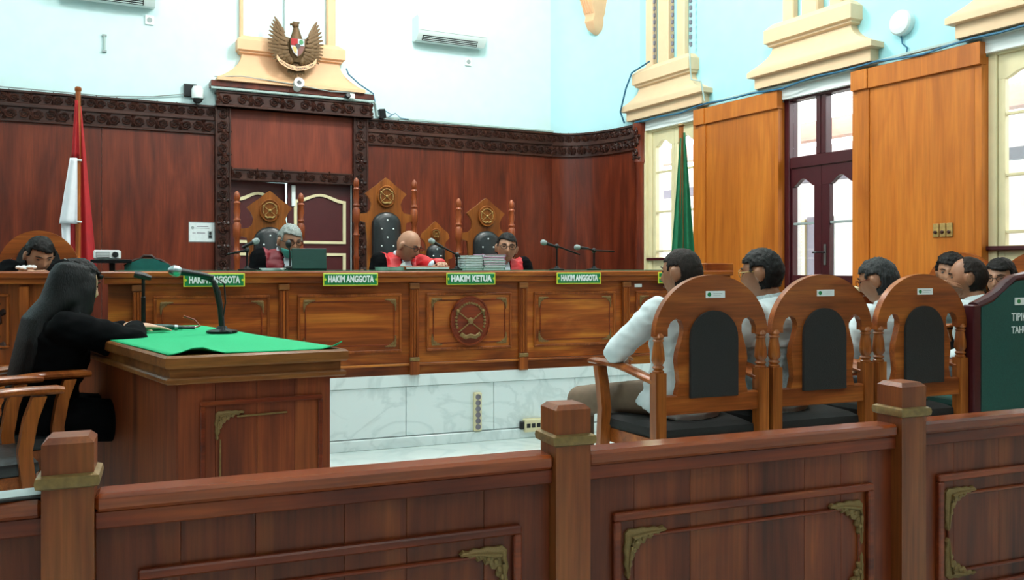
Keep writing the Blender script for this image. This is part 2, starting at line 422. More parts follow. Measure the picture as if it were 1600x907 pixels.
# door surround
ds = sempty('door_surround', FB, 'dark carved frame around the double door under the eagle emblem')
for x0, x1, cp in ((-2.53, -2.38, .15), (-1.12, -.96, .15)):
    f = obj('jamb', B(x0, x1, -.075, 0, .48, 2.80, .005).box(x0, x0 + .018, -.09, -.07, .48, 2.8, .004).box(x1 - .018, x1, -.09, -.07, .48, 2.8, .004), M['carved'], ds)
    c = obj('carving', scrolls(MB(), 2.3, .115, lambda s, oo, h, x0=x0: (x0 + .018 + h, -.075 - oo, .49 + s)), M['carved'], f); c['kind'] = 'stuff'
f = obj('header', MB().box(-2.52, -.93, -.13, 0, 2.80, 2.955, .004).box(-2.53, -.92, -.15, -.0, 2.80, 2.822, .004).box(-2.53, -.92, -.145, 0, 2.935, 2.957, .004), M['carved'], ds)
c = obj('carving', scrolls(MB(), 1.57, .115, lambda s, oo, h: (-2.51 + s, -.13 - oo, 2.822 + h), 0, .16), M['carved'], f); c['kind'] = 'stuff'
obj('top_board', B(-2.58, -.92, -.16, 0, 2.99, 3.05, .004), M['mahogany'], ds)
obj('upper_panel', B(-2.38, -1.12, -.03, .02, 2.2, 2.80), M['redwood'], ds)
f = obj('lintel', MB().box(-2.38, -1.12, -.06, .05, 2.08, 2.2, .004).box(-2.38, -1.12, -.07, -.05, 2.182, 2.2, .003).box(-2.38, -1.12, -.07, -.05, 2.08, 2.096, .003), M['carved'], ds)
c = obj('carving', scrolls(MB(), 1.24, .09, lambda s, oo, h: (-2.37 + s, -.06 - oo, 2.095 + h), 0, .12), M['carved'], f); c['kind'] = 'stuff'
# double door
def leaf(x0, x1, hinge_left, ang):
    w = x1 - x0; par = bpy.data.objects.new('door_1' if hinge_left else 'door_2', None); COL.objects.link(par)
    par['kind'] = 'structure'; par['label'] = 'oxblood door leaf with cream arched panel moulding, ' + ('left one, slightly ajar' if hinge_left else 'right one, closed')
    hx = x0 if hinge_left else x1; par.matrix_world = FB @ Matrix.Translation((hx, .04, .48)) @ Matrix.Rotation(R(ang), 4, 'Z')
    a, b = (0, w) if hinge_left else (-w, 0)
    obj('leaf', B(a, b, 0, .045, 0, 1.605, .003), M['doorred'], par)
    x = [a + .06, b - .06]
    for z0, z1, arch in ((.97, 1.43, .07), (.10, .87, 0)):
        pts = [(x[0], z0), (x[1], z0), (x[1], z1)]
        if arch:
            for i in range(1, 12):
                t = i / 12; pts.append((x[1] + (x[0] - x[1]) * t, z1 + arch * (math.sin(PI * t) ** 2)))
        pts.append((x[0], z1))
        cx = sum(p[0] for p in pts) / len(pts); cz = (z0 + z1) / 2
        inn = []
        for px, pz in pts:
            sx = (px - (a + b) / 2); k = 1 - .032 / (w / 2 - .06)
            inn.append(((a + b) / 2 + sx * k, pz + (.028 if pz < cz else -.028)))
        n = len(pts); mb = MB(); rings = [[(p[0], -.018, p[1]) for p in pts], [(p[0], -.018, p[1]) for p in inn], [(p[0], .002, p[1]) for p in inn], [(p[0], .002, p[1]) for p in pts]]
        mb.loft(rings, True); obj('panel_moulding', mb, M['cream'], par)
    return par
d1 = leaf(-2.375, -1.79, True, 9); d2 = leaf(-1.79, -1.115, False, 0)
obj('door_closer', B(-.64, -.60, -.025, 0, 1.36, 1.58, .004), M['white'], d2)

# beige pilaster pedestals high on the walls --------------------------------------
def pedestal(F, cx, zb, half_b, half_c, cols, mat, name, label, colz, prot=1.0, step=True, H=.55):
    p = sempty(name, F @ Matrix.Translation((cx, 0, zb)), label)
    prof = []           # (z, half width, projection)
    if step: prof += [(0, half_b - .05, .10), (.10, half_b - .05, .10), (.105, half_b, .15), (.15, half_b, .15)]
    else: prof += [(0, half_b, .20), (.03, half_b, .20)]
    zc = .15 if step else .03; zn = H * .62
    for i in range(1, 9):
        t = i / 8; q = (1 - t) ** 2.0
        prof.append((zc + (zn - zc) * t, half_c - .05 + (half_b - half_c + .05) * q, (.08 + .08 * q) * prot))
    prof += [(H * .64, half_c - .02, .11), (H * .67, half_c - .02, .11), (H * .69, half_c, .14), (H * .90, half_c, .14), (H, half_c - .06, .09)]
    rings = [[(-w, 0, z), (w, 0, z), (w, -d, z), (-w, -d, z)] for z, w, d in prof]
    obj('pedestal', MB().loft(rings), mat, p, ang=25)
    for a, b, d in cols: obj('shaft', B(a - cx, b - cx, -d, 0, H - .02, colz - zb, .01), mat, p)
    return p
pedestal(FB, -1.775, 3.05, .75, .55, [(-2.29, -2.255, .05), (-1.40, -1.31, .07)], M['beige'], 'trim_1', 'beige plaster pedestal behind the eagle emblem', 5.6, 1, False, .49)
for i, (cx, lab) in enumerate(((-.46, 'sand coloured plaster pedestal above the cream window beside the green flag'), (1.556, 'sand coloured plaster pedestal above the maroon glazed door'), (3.57, 'sand coloured plaster pedestal at the top right edge'), (5.58, 'sand coloured plaster pedestal nearest the camera'))):
    pedestal(FR, cx, 2.85, .69, .485, [(cx - .33, cx - .2, .07), (cx - .09, cx + .09, .09), (cx + .2, cx + .33, .07)], M['beige_r'], 'trim_%d' % (i + 2), lab, 5.6)
# corner bracket
bk = struct('trim_6', MB().loft([[(q.x, q.y, z) for q in (bez(.56 - w, 0), bez(.56 - w * .8, d), bez(.56 + w * .8, d), bez(.56 + w, 0))] for z, w, d in ((3.97, .015, .03), (4.02, .06, .12), (4.10, .075, .17), (4.16, .075, .15), (4.2, .09, .16), (4.42, .12, .30), (4.6, .13, .34))]), M['beige'], label='beige plaster bracket high in the corner')
bk2 = MB()
for k in range(4):
    t = .50 + .035 * k; pts = []
    for z, d in ((4.2, .165), (4.42, .305), (4.6, .345)): q = bez(t, d); pts.append((q.x, q.y, z))
    bk2.tube(pts, .012, 6)
struct('flute', bk2, M['beige'], parent=bk)

# windows and glazed door in the right wall --------------------------------------
WY0, WY1 = .05, .10
def window(n, u0, u1, fm, z_split, bars, zb, label, is_door=False, arch=.07, ztop=2.70, zlow=0.0, barmat=None):
    p = sempty(('door_%d' if is_door else 'window_%d') % n, FR @ Matrix.Translation((u0, 0, 0)), label)
    w = u1 - u0; fw = .07
    fr = MB().box(0, fw, WY0 - .02, .14, 0, 2.76, .006).box(w - fw, w, WY0 - .02, .14, 0, 2.76, .006).box(fw, w - fw, WY0 - .02, .14, ztop, 2.76, .006)
    obj('frame', fr, M['maroon'] if is_door else fm, p)
    c = w / 2
    if is_door:
        obj('transom_bar', B(fw, w - fw, WY0 - .015, .13, z_split, z_split + .10, .006), fm, p)
        for k, x in enumerate((c,)): obj('mullion', MB().box(c - .055, c - .008, WY0 - .01, .12, z_split + .10, ztop, .004).box(c + .008, c + .055, WY0 - .01, .12, z_split + .10, ztop, .004).box(c - .01, c + .01, WY0, .11, z_split + .1, ztop), fm, p)
        for a, b in ((fw, c - .05), (c + .05, w - fw)): obj('pane', B(a, b, .078, .084, z_split + .09, ztop + .01), M['glass'], p)
        zt = z_split
    else: zt = ztop
    for k, (a, b) in enumerate(((fw, c), (c, w - fw))):
        st = .06 if is_door else .05
        sash = bpy.data.objects.new('leaf' if is_door else 'sash', None); COL.objects.link(sash); sash.parent = p
        ga, gb = a + (st if not (is_door and k == 0) else .02), b - (st if not (is_door and k == 1) else .02)
        if is_door: ga, gb = (a + .02, b - .085) if k == 0 else (a + .085, b - .02)
        top = zt - .13
        # head of the sash with a wavy arched lower edge
        pts = [(a + .002, zt), (b - .002, zt), (b - .002, top - .04), (gb, top - .04)]
        for i in range(1, 14):
            t = i / 14; x = gb + (ga - gb) * t; e = min(t, 1 - t) * 2
            pts.append((x, top - .04 + arch * (math.sin(PI * t) ** 1.6) * (1 if e > .0 else 0)))
        pts += [(ga, top - .04), (a + .002, top - .04)]
        obj('head', MB().prism(pts, WY0, WY1), fm, sash)
        obj('stile', B(a + .002, ga, WY0, WY1, zlow + .02, top - .04, .003), fm, sash); obj('stile', B(gb, b - .002, WY0, WY1, zlow + .02, top - .04, .003), fm, sash)
        obj('bottom_panel', MB().box(ga, gb, WY0, WY1, zlow + .02, zb, .003).box(ga + .04, gb - .04, WY0 - .012, WY0, zlow + .15, zb - .1, .006), fm, sash)
        for z in bars: obj('glazing_bar', B(ga, gb, WY0 + .008, WY1 - .008, z - .011, z + .011, .003), barmat or fm, sash)
        zz = [zb] + sorted(bars) + [top + .04]
        for i in range(len(zz) - 1): obj('pane', B(ga - .005, gb + .005, .072, .078, zz[i], zz[i + 1]), M['glass'], sash)
        if is_door and k == 1:
            obj('handle_plate', B(a + .03, a + .055, WY0 - .012, WY0, 1.22, 1.40, .003), M['steel'], sash)
            obj('handle', MB().tube([(a + .043, WY0 - .012, 1.33), (a + .043, WY0 - .05, 1.33), (a - .05, WY0 - .055, 1.33)], .008, 8), M['metalblack'], sash)
    obj('sill', B(0, w, WY0 - .05, .2, zb - .035 if not is_door else -.0, zb - .005 if not is_door else .02, .004), M['maroon'], p)
    return p
window(1, -.88, 0, M['cream'], 0, [1.38, 1.81, 2.25], 1.31, 'cream casement window with arched panes behind the green flag')
window(3, 1.148, 1.99, M['maroon'], 2.09, [1.59], 1.13, 'maroon glazed double door with arched panes', True, barmat=M['grey'])
window(2, 3.084, 3.93, M['cream'], 0, [1.45, 1.85, 2.28], 1.355, 'cream casement window at the right edge', arch=.05)
window(4, 5.1, 5.95, M['maroon'], 2.09, [1.59], 1.13, 'added maroon glazed double door beside the camera', True)  # continues the row out of view, added to let in more light
window(3, 7.1, 7.95, M['cream'], 0, [1.45, 1.85, 2.28], 1.355, 'added cream casement window behind the camera')  # another unseen opening in the row, added for its daylight
struct('trim_12', B(-1.0, -.865, -.012, .05, 0, 2.78, .002), M['cream'], FR)
# wood clad piers between the windows
for i, (a, b, oa, ob, lab) in enumerate(((.06, 1.116, 0, 1.148, 'honey coloured wood clad pier beside the green flag'), (2.02, 3.046, 1.99, 3.084, 'honey coloured wood clad pier with the three switches'), (4.0, 5.03, 3.93, 5.1, 'honey coloured wood clad pier right of the frame'), (6.02, 7.03, 5.95, 7.1, 'honey coloured wood clad pier behind the camera'))):
    p = sempty('pier_cladding', FR @ Matrix.Translation((a, 0, 0)), lab); w = b - a
    obj('panel', B(.13, w - .002, -.05, 0, 0, 2.64), M['pier'], p)
    obj('edge_strip', B(0.02, .13, -.062, 0, 0, 2.64, .002), M['pier'], p)
    obj('near_return', B(w - .02, ob - a + .012, -.048, .13, 0, 2.70, .002), M['pier'], p); obj('far_return', B(oa - a - .012, .022, -.048, .13, 0, 2.70, .002), M['pier'], p)
    obj('cornice', MB().box(-.03, .13, -.085, 0, 2.64, 2.80, .003).box(.13, w + .055, -.075, .0, 2.64, 2.80, .003), M['pier'], p)
for k_, (a, b) in enumerate(OPEN):
    o = struct('trim_%d' % (k_ + 7), B(a - .01, b + .01, -.012, .06, 2.72, 2.835), M['ceiling'], FR)
# cable trunking running over panelling
ct = MB().tube([FR @ Vector((u, -.05, 2.835 + .008 * math.sin(u * 3))) for u in [-1 + .25 * i for i in range(40)]], .016, 6)
tag(obj('cable_trunk', ct, M['conduit']), 'grey cable trunking along the top of the window wall', 'cable')
bc = MB().tube([FR @ Vector((u, -.085, 2.822 + .012 * math.sin(u * 4.1) + .01 * math.sin(u * 9))) for u in [-.95 + .2 * i for i in range(50)]], .009, 6)
tag(obj('blue_cable', bc, M['blue_cable']), 'loose blue cable strung above the windows and piers', 'cable')
# outside -----------------------------------------------------------------------
o = struct('ground_outside', B(-8, 14, .25, 14, -.25, -.02), M['outground'], FR)
fac = sempty('wall_opposite', FR @ Matrix.Translation((0, 4.2, 0)), 'whitewashed building seen through the glazed door')
m = MB(); m.box(-9, 9, 0, .2, 0, 3.0); obj('facade', m, M['outdoor_white'], fac)
for k in range(14):
    obj('soffit_board', B(-9, 9, -2.6 + .19 * k, -2.6 + .19 * k + .18, 2.62 + .055 * k, 2.64 + .055 * k), M['soffit'], fac)
obj('eave_beam', B(-9, 9, -1.45, -1.33, 2.30, 2.42), M['outgrey'], fac)
for x in (-6.2, -4.4, -2.6): obj('veranda_post', B(x, x + .12, -1.45, -1.33, 0, 2.3), M['outdoor_white'], fac)
for x0 in (-3.05, -1.2, -5.2):
    sh = obj('shutter', MB().box(x0, x0 + .05, -.06, -.01, .6, 1.9).box(x0 + .55, x0 + .6, -.06, -.01, .6, 1.9).box(x0, x0 + .6, -.06, -.01, 1.86, 1.92).box(x0, x0 + .6, -.06, -.01, .55, .62), M['cream'], fac)
    sl = B(0, .5, -.05, -.02, 0, .035).mesh('slat')
    for k in range(24): link('slat', sl, M['cream'], sh, (x0 + .05, 0, .63 + .052 * k))
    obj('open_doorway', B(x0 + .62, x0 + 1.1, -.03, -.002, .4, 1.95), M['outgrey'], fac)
nb = obj('notice_board', B(-3.9, -3.3, -.06, -.01, 1.0, 1.75, .01), M['outgrey'], fac)
for k, c in enumerate(('paper_pink', 'paper_green', 'red_flag', 'paper', 'green_felt')): obj('poster', B(-3.85, -3.35, -.07, -.06, 1.06 + .13 * k, 1.17 + .13 * k), M[c], nb)

# ------------------------------------------------------------------ lamps added out of view to light the room
for i, (x, y, z, pw) in enumerate(ADDED_LAMPS):
    t = thing('added_tube_lamp', 'added white tube lamp, out of view, above ' + ('the judges bench', 'the middle of the room', 'the clerk desk', 'the row of chairs', 'the camera')[i], 'lamp', (x, y, z), 0, 'added tube lamps out of view')
    obj('housing', MB().prism([(-.16, .05), (-.05, .09), (.05, .09), (.16, .05), (.15, .045), (.05, .08), (-.05, .08), (-.15, .045)], -.7, .7), M['white'], t)
    obj('tube', MB().tube([(-.06, -.66, .045), (-.06, .66, .045)], .014, 8).tube([(.06, -.66, .045), (.06, .66, .045)], .014, 8), M['added_lamp_glow'], t)
    for yy in (-.5, .5): obj('cord', MB().tube([(0, yy, .08), (0, yy, 6.0 - z)], .006, 6), M['white'], t)
    ld = bpy.data.lights.new('added_lamp_light', 'POINT'); ld.energy = pw; ld.color = LAMP_COLOR; ld.shadow_soft_size = .25
    lo = bpy.data.objects.new('added_lamp_light', ld); COL.objects.link(lo); lo.parent = t; lo.location = (0, 0, -.1)

# ------------------------------------------------------------------ ornament meshes
def ornament_mesh():
    """flat acanthus leaf turning a corner, arms along +x and -z"""
    P = [(1.0, .03), (.92, -.04), (.80, -.005), (.70, -.05), (.55, -.02), (.42, -.06), (.25, -.03), (.08, -.05), (-.03, .05), (-.02, .22), (-.06, .40), (-.02, .55), (-.05, .70), (-.005, .82), (-.03, .93), (.04, 1.03), (.11, .93),
         (.08, .82), (.16, .74), (.13, .62), (.23, .55), (.20, .43), (.33, .40), (.36, .30), (.45, .32), (.50, .20), (.62, .23), (.68, .12), (.80, .16), (.86, .07), (.96, .10)]
    def mid(x, z):
        if x > .30 and x >= z: return (x * .94 + .02, .05)
        if z > .30: return (.05, z * .94 + .02)
        return (.13, .13)
    rings = []
    for y, k in ((.01, 0), (-.045, .05), (-.085, .38), (-.10, .72)):
        rings.append([(x + (mid(x, z)[0] - x) * k, y, -(z + (mid(x, z)[1] - z) * k)) for x, z in P])
    mb = MB().loft(rings)
    mb.tube([(.95, -.10, -.05), (.6, -.12, -.06), (.3, -.13, -.10), (.13, -.13, -.13), (.10, -.13, -.3), (.06, -.12, -.6), (.05, -.10, -.95)], [.015, .025, .035, .045, .035, .025, .015], 6)
    for x, z in ((.56, .1), (.4, .17), (.24, .24), (.17, .4), (.1, .56)): mb.ell((x, -.10, -z), (.06, .04, .06), 8, 6)
    return mb.mesh('corner_ornament', 28)
ORN = ornament_mesh()
def ornament(par, x, y, z, s, sx, sz, mat, name='corner_ornament'):
    me = ORN if mat is M['gold'] else ORN
    o = link(name, me, M['gold'], par, (x, y, z)); o.scale = (s * sx, s, s * sz); return o
def rect_moulding(x0, x1, z0, z1, y, w, d, c=.004):
    m = MB(); m.box(x0, x1, y - d, y, z1 - w, z1, c); m.box(x0, x1, y - d, y, z0, z0 + w, c)
    m.box(x0, x0 + w, y - d, y, z0 + w, z1 - w, c); m.box(x1 - w, x1, y - d, y, z0 + w, z1 - w, c); return m
def emblem(par, y, rx, rz, mat, matd, x=0, z=0, disc=True):
    """oval court emblem: scales, crossed rods, wreath"""
    e = bpy.data.objects.new('emblem', None); COL.objects.link(e); e.parent = par; e.location = (x, y, z)
    if disc:
        pts = arc(0, 0, rx, rz, 0, 360, 40)[:-1]; obj('disc', MB().prism(pts, -.022, 0), matd, e)
        obj('rim', MB().tube([(p[0] * .97, -.022, p[1] * .97) for p in pts], .007, 6, True), matd, e)
    k = .72
    for s in (-1, 1): obj('rod', MB().tube([(s * rx * .62, -.03, rz * .38), (-s * rx * .6, -.03, -rz * .45)], rx * .035, 6).ell((s * rx * .64, -.03, rz * .40), rx * .11, 8, 6), mat, e)
    obj('shield', MB().ell((0, -.03, 0), (rx * .15, .01, rz * .14), 10, 6), mat, e)
    w = MB()
    for i in range(22):
        a = R(200 - 220 * i / 21) if True else 0
        w.ell((rx * k * math.cos(a), -.028, rz * k * math.sin(a)), (rx * .075, .008, rz * .055), 6, 4)
    obj('wreath', w, mat, e)
    obj('ribbon', MB().tube([(-rx * .5, -.028, -rz * .52), (-rx * .25, -.032, -rz * .66), (0, -.032, -rz * .60), (rx * .25, -.032, -rz * .66), (rx * .5, -.028, -rz * .52)], [(rz * .09, .008)] * 5, 6), mat, e)
    return e

# ------------------------------------------------------------------ dais
pl = sempty('platform', Matrix.Translation((0, 5.62, 0)), 'raised platform with white marble riser under the judges bench')
obj('core', B(-.4, 4.6, .02, 3.6, 0, .478), M['grout'], pl)
obj('nosing', B(-.42, 4.62, -.012, .03, .405, .482, .004), M['marble'], pl); obj('deck', B(-.4, 4.6, .03, 3.55, .478, .482), M['marble'], pl)
for i in range(8): obj('marble_slab', B(-.4 + .625 * i + .002, -.4 + .625 * (i + 1) - .002, 0, .03, .075, .402, .002), M['marble'], pl)
obj('base_course', B(-.42, 4.62, -.02, .03, 0, .07, .004), M['marble'], pl)
pl2 = sempty('platform_clerk', Matrix.Translation((-2.6, 5.7, 0)), 'low marble platform under the clerk desk at the left')
obj('core', B(0, 2.19, 0, 3, 0, .30), M['marble'], pl2)

# ------------------------------------------------------------------ judges bench
BX = [-.167, .678, 1.525, 2.31, 3.13, 3.95]
bench = thing('judges_bench', 'long polished teak judges bench with fluted pilasters and gold corner ornaments', 'bench', (0, 5.6, .482))
obj('carcass', MB().box(-.33, 4.02, .03, .62, 0, .62), M['bench'], bench)
tp = obj('top', MB().box(-.37, 4.06, -.035, .72, .655, .693, .008).box(-.35, 4.04, -.02, .68, .618, .655, .004), M['bench'], bench)
obj('green_cover', B(-.3, 4.0, .06, .70, .693, .697), M['bench_felt'], tp)
obj('lower_moulding', B(-.34, 4.03, .0, .05, .062, .078, .004), M['bench'], bench)
obj('end_block', B(3.86, 4.12, .05, .5, .66, .75, .006), M['bench'], bench)
for i, x in enumerate(BX):
    p = obj('pilaster', MB().box(x - .03, x + .03, -.012, .03, 0, .61, .003), M['bench_v'], bench)
    for k in (-1, 0, 1): obj('flute', B(x + k * .017 - .006, x + k * .017 + .006, -.02, -.01, .12, .57, .003), M['bench_v'], p)
    obj('capital', B(x - .034, x + .034, -.024, .0, .575, .612, .004), M['gold'] if False else M['table_h'], p)
    obj('base_cap', MB().box(x - .034, x + .034, -.026, .0, .092, .118, .004), M['gold'], p)
    obj('base_block', B(x - .032, x + .032, -.024, .0, 0, .09, .003), M['bench_v'], p)
for i in range(5):
    a, b = BX[i] + .03, BX[i + 1] - .03
    pn = obj('panel', B(a, b, .012, .035, .08, .615), M['bench'], bench)
    x0, x1, z0, z1 = a + .055, b - .055, .155, .545
    obj('moulding', rect_moulding(x0, x1, z0, z1, .012, .018, .016), M['bench_v'], pn)
    obj('field', B(x0 + .018, x1 - .018, .004, .014, z0 + .018, z1 - .018), M['bench'], pn)
    g = .05; bd = MB()
    for q in (((x0 + g, z0 + g), (x1 - g, z0 + g)), ((x1 - g, z0 + g), (x1 - g, z1 - g)), ((x1 - g, z1 - g), (x0 + g, z1 - g)), ((x0 + g, z1 - g), (x0 + g, z0 + g))):
        bd.tube([(q[0][0], .002, q[0][1]), (q[1][0], .002, q[1][1])], .004, 6)
    obj('bead', bd, M['rail'], pn)
    for sx, xx in ((1, x0 + g - .012), (-1, x1 - g + .012)):
        for sz, zz in ((1, z1 - g + .012), (-1, z0 + g - .012)): ornament(pn, xx, .004, zz, .075, sx, sz, M['gold'])
eb = emblem(bench, 0.004, .142, .168, M['gold'], M['rail'], 1.915, .353)
# inventory sticker on the bench
tag(obj('inventory_sticker', B(-.03, .03, -.002, 0, -.012, .012), M['white'], None, (3.24, 5.61, 1.065)), 'small white sticker on the bench panel left of the seated man', 'sticker')
# name plates
for x, txt, w, lab in ((.262, 'HAKIM ANGGOTA', .355, 'green HAKIM ANGGOTA plate behind the table microphone, leftmost'), (1.094, 'HAKIM ANGGOTA', .355, 'green HAKIM ANGGOTA plate below the laptop, second from left'), (1.913, 'HAKIM KETUA', .352, 'green HAKIM KETUA plate above the oval emblem'), (2.728, 'HAKIM ANGGOTA', .352, 'green HAKIM ANGGOTA plate right of the case files'), (3.555, 'HAKIM ANGGOTA', .352, 'green plate half hidden by the first seated man')):
    s = thing('name_plate', lab, 'sign', (x, 5.563, 1.122), 0, 'name plates along the bench')
    obj('border', B(-w / 2, w / 2, -.006, .0, -.041, .041, .003), M['yellow'], s)
    obj('field', B(-w / 2 + .008, w / 2 - .008, -.009, -.004, -.034, .034, .002), M['green_sign'], s)
    for sx in (-1, 1): obj('rosette', MB().prism([(sx * (w / 2 - .014) - .008, 0), (sx * (w / 2 - .014), .01), (sx * (w / 2 - .014) + .008, 0), (sx * (w / 2 - .014), -.01)], -.012, -.008), M['yellow'], s)
    me = text_mesh(txt, .058, .002, .0028, 1.0)
    xs = [v.co.x for v in me.vertices]; k = (w - .06) / (max(xs) - min(xs)); me.transform(Matrix.Diagonal((k, 1, 1, 1)))
    link('lettering', me, M['white'], s, (0, -.011, 0))

# ------------------------------------------------------------------ clerk desk at the left
cd = thing('clerk_desk', 'teak clerk desk at the left edge behind the woman', 'desk', (-.52, 5.6, 0))
obj('carcass', B(-1.5, 0, .03, .62, .0, 1.11), M['bench_v'], cd)
obj('top', MB().box(-1.52, .03, -.035, .7, 1.135, 1.175, .008).box(-1.51, .02, -.02, .68, 1.105, 1.135, .004), M['bench'], cd)
for x in (-1.1, -.245): 
    p = obj('pilaster', B(x - .025, x + .025, -.004, .03, .64, 1.09, .003), M['bench_v'], cd)
    obj('base_cap', B(x - .03, x + .03, -.012, .03, .66, .69, .004), M['gold'], p)
for a, b in ((-1.06, -.29), (-.2, -.03)):
    pn = obj('panel', rect_moulding(a + .03, b - .03, .74, 1.05, .03, .016, .014), M['bench_v'], cd)
    if b - a > .3:
        cv = obj('carving', scrolls(MB(), .28, .1, lambda s, o, h: (b - .16 + h, .03 - o, .755 + s)), M['carved'], pn); cv['kind'] = 'stuff'
obj('plinth', MB().box(-1.52, .02, -.03, .05, .60, .645, .005).box(-1.5, .0, -.012, .05, .40, .60, .005).box(-1.53, .03, -.04, .05, 0, .40, .005), M['bench'], cd)

# ------------------------------------------------------------------ table with the green cloth
TD = Vector((-.01, 3.43)); TCn = Vector((.676, 3.48)); TE = Vector((-.284, .9588)); TL = 1.83
def tpt(s, t): return TD + (TCn - TD) * s + TE * t
TW = (TCn - TD).length; TU = (TCn - TD) / TW
def tquad(ins, t0=0.0):
    return [tuple(TD + TU * ins + TE * ins), tuple(TD + TU * (TW - ins) + TE * ins), tuple(TD + TU * (TW - ins) + TE * (TL - ins)), tuple(TD + TU * ins + TE * (TL - ins))]
base = (TD + TCn) / 2 + TE * (TL / 2)
tb = thing('hearing_table', 'long wooden table with stepped edge under the green cloth', 'table', (base.x, base.y, 0))
def loc(poly): return [(x - base.x, y - base.y) for x, y in poly]
def bevslab(ins, z0, z1, c=.008):
    q0 = loc(tquad(ins + c)); q1 = loc(tquad(ins)); m = MB()
    m.loft([[(x, y, z0) for x, y in q0], [(x, y, z0 + c) for x, y in q1], [(x, y, z1 - c) for x, y in q1], [(x, y, z1) for x, y in q0]]); return m
obj('top', bevslab(0, .822, .87), M['table_h'], tb); obj('frieze', bevslab(.022, .784, .824, .002), M['table_h'], tb); obj('lip', bevslab(.006, .762, .786, .006), M['table_h'], tb)
obj('body', MB().hprism(loc(tquad(.055)), 0, .765), M['table_v'], tb)
for a, b in ((.055, .19), (.19, .345), (.345, .49), (.49, TW - .055)):
    p0 = TD + TU * (a + .001) + TE * .043; p1 = TD + TU * (b - .001) + TE * .043
    n = TE
    q = [p0, p1, p1 + n * .015, p0 + n * .015]
    obj('plank', MB().hprism(loc([tuple(v) for v in q]), .02, .765), M['table_v'], tb)
ang = math.atan2(TU.y, TU.x)
fp = TD + TE * .043 - base
ff = bpy.data.objects.new('front_frame', None); COL.objects.link(ff); ff.parent = tb; ff.location = (fp.x, fp.y, 0); ff.rotation_euler = (0, 0, ang)
obj('moulding', rect_moulding(.135, .60, .12, .69, .0, .018, .014), M['rail'], ff)
obj('bead', MB().tube([(.27, -.006, .625), (.46, -.006, .628)], .004, 6).tube([(.207, -.006, .54), (.207, -.006, .2)], .004, 6), M['gold'], ff)
o = ornament(ff, .192, 0, .645, .105, 1, 1, M['gold'])
# cloth
cl = MB(); nx, ny = 16, 34; vs = []
for j in range(ny + 1):
    for i in range(nx + 1):
        s = .025 + .95 * i / nx; t = TL * (.012 + .955 * j / ny); p = tpt(s, t)
        d1 = max(0, 1 - math.hypot((1 - i / nx) * TW, j / ny * TL) / .10); d0 = max(0, 1 - math.hypot((i / nx - .16) * TW, j / ny * TL) / .09)
        vs.append((p.x, p.y, .8745 + .0012 * math.sin(7 * s + 5 * t) + .028 * d1 ** 2 + .030 * d0))
fs = [(j * (nx + 1) + i, j * (nx + 1) + i + 1, (j + 1) * (nx + 1) + i + 1, (j + 1) * (nx + 1) + i) for j in range(ny) for i in range(nx)]
cl.add([(x - base.x, y - base.y, z - .87) for x, y, z in vs], fs)
co = obj('green_tablecloth', cl, M['green_felt'], None, (base.x, base.y, .87), ang=60)
sm = co.modifiers.new('thickness', 'SOLIDIFY'); sm.thickness = .004; sm.offset = 1
tag(co, 'bright green felt cloth spread on the long table', 'tablecloth')

# ------------------------------------------------------------------ railing in the foreground
rl = thing('courtroom_railing', 'polished wooden courtroom railing with square posts across the foreground', 'railing', (0, 2.0, 0))
PX = [-1.35, -.193, .966, 2.12, 3.28, 4.44]
for x in PX:
    m = MB(); hw = .049
    m.loft([[(x - a, .05 - a, z), (x + a, .05 - a, z), (x + a, .05 + a, z), (x - a, .05 + a, z)] for a, z in ((hw, 0), (hw, .834), (hw - .012, .846))])
    p = obj('post', m, M['rail_post'], rl)
    k = hw + .010
    obj('collar', MB().loft([[(x - a, .05 - a, z), (x + a, .05 - a, z), (x + a, .05 + a, z), (x - a, .05 + a, z)] for a, z in ((hw, .741), (k, .746), (k + .002, .757), (k, .767), (hw, .772))]), M['gold'], p)
for i in range(5):
    a, b = PX[i] + .049, PX[i + 1] - .049
    s = obj('rail', B(a, b, .012, .095, .682, .72, .008), M['rail_top'], rl); obj('fascia', B(a, b, .022, .085, .644, .6825, .003), M['rail'], s)
    n = 6; edges = [a]
    for k in range(1, n): edges.append(a + (b - a) * (k + random.uniform(-.16, .16)) / n)
    edges.append(b)
    for k in range(n): obj('plank', B(edges[k] + .0003, edges[k + 1] - .0003, .042, .062, .1, .646, .001), M['rail_v'], s)
    obj('moulding', rect_moulding(a + .083, b - .083, .16, .545, .042, .022, .018), M['rail'], s)
    g = .05; x0, x1 = a + .083 + g, b - .083 - g
    obj('bead', MB().tube([(x0, .036, .476), (x1, .036, .476)], .005, 6).tube([(x0, .036, .23), (x1, .036, .23)], .005, 6).tube([(x0, .036, .23), (x0, .036, .476)], .005, 6).tube([(x1, .036, .23), (x1, .036, .476)], .005, 6), M['rail'], s)
    for sx, xx in ((1, x0 - .01), (-1, x1 + .01)):
        ornament(s, xx, .04, .492, .125, sx, 1, M['gold']); ornament(s, xx, .04, .214, .125, sx, -1, M['gold'])
    obj('foot_rail', B(a, b, .015, .09, 0, .1, .004), M['rail'], s)
ph = thing('smartphone', 'dark smartphone lying on the railing at the left edge', 'phone', (-.315, 2.05, .72), R(8))
obj('body', B(-.075, .075, -.037, .037, 0, .009, .003), M['black'], ph); obj('screen', B(-.071, .071, -.034, .034, .0088, .0096), M['grey'], ph)

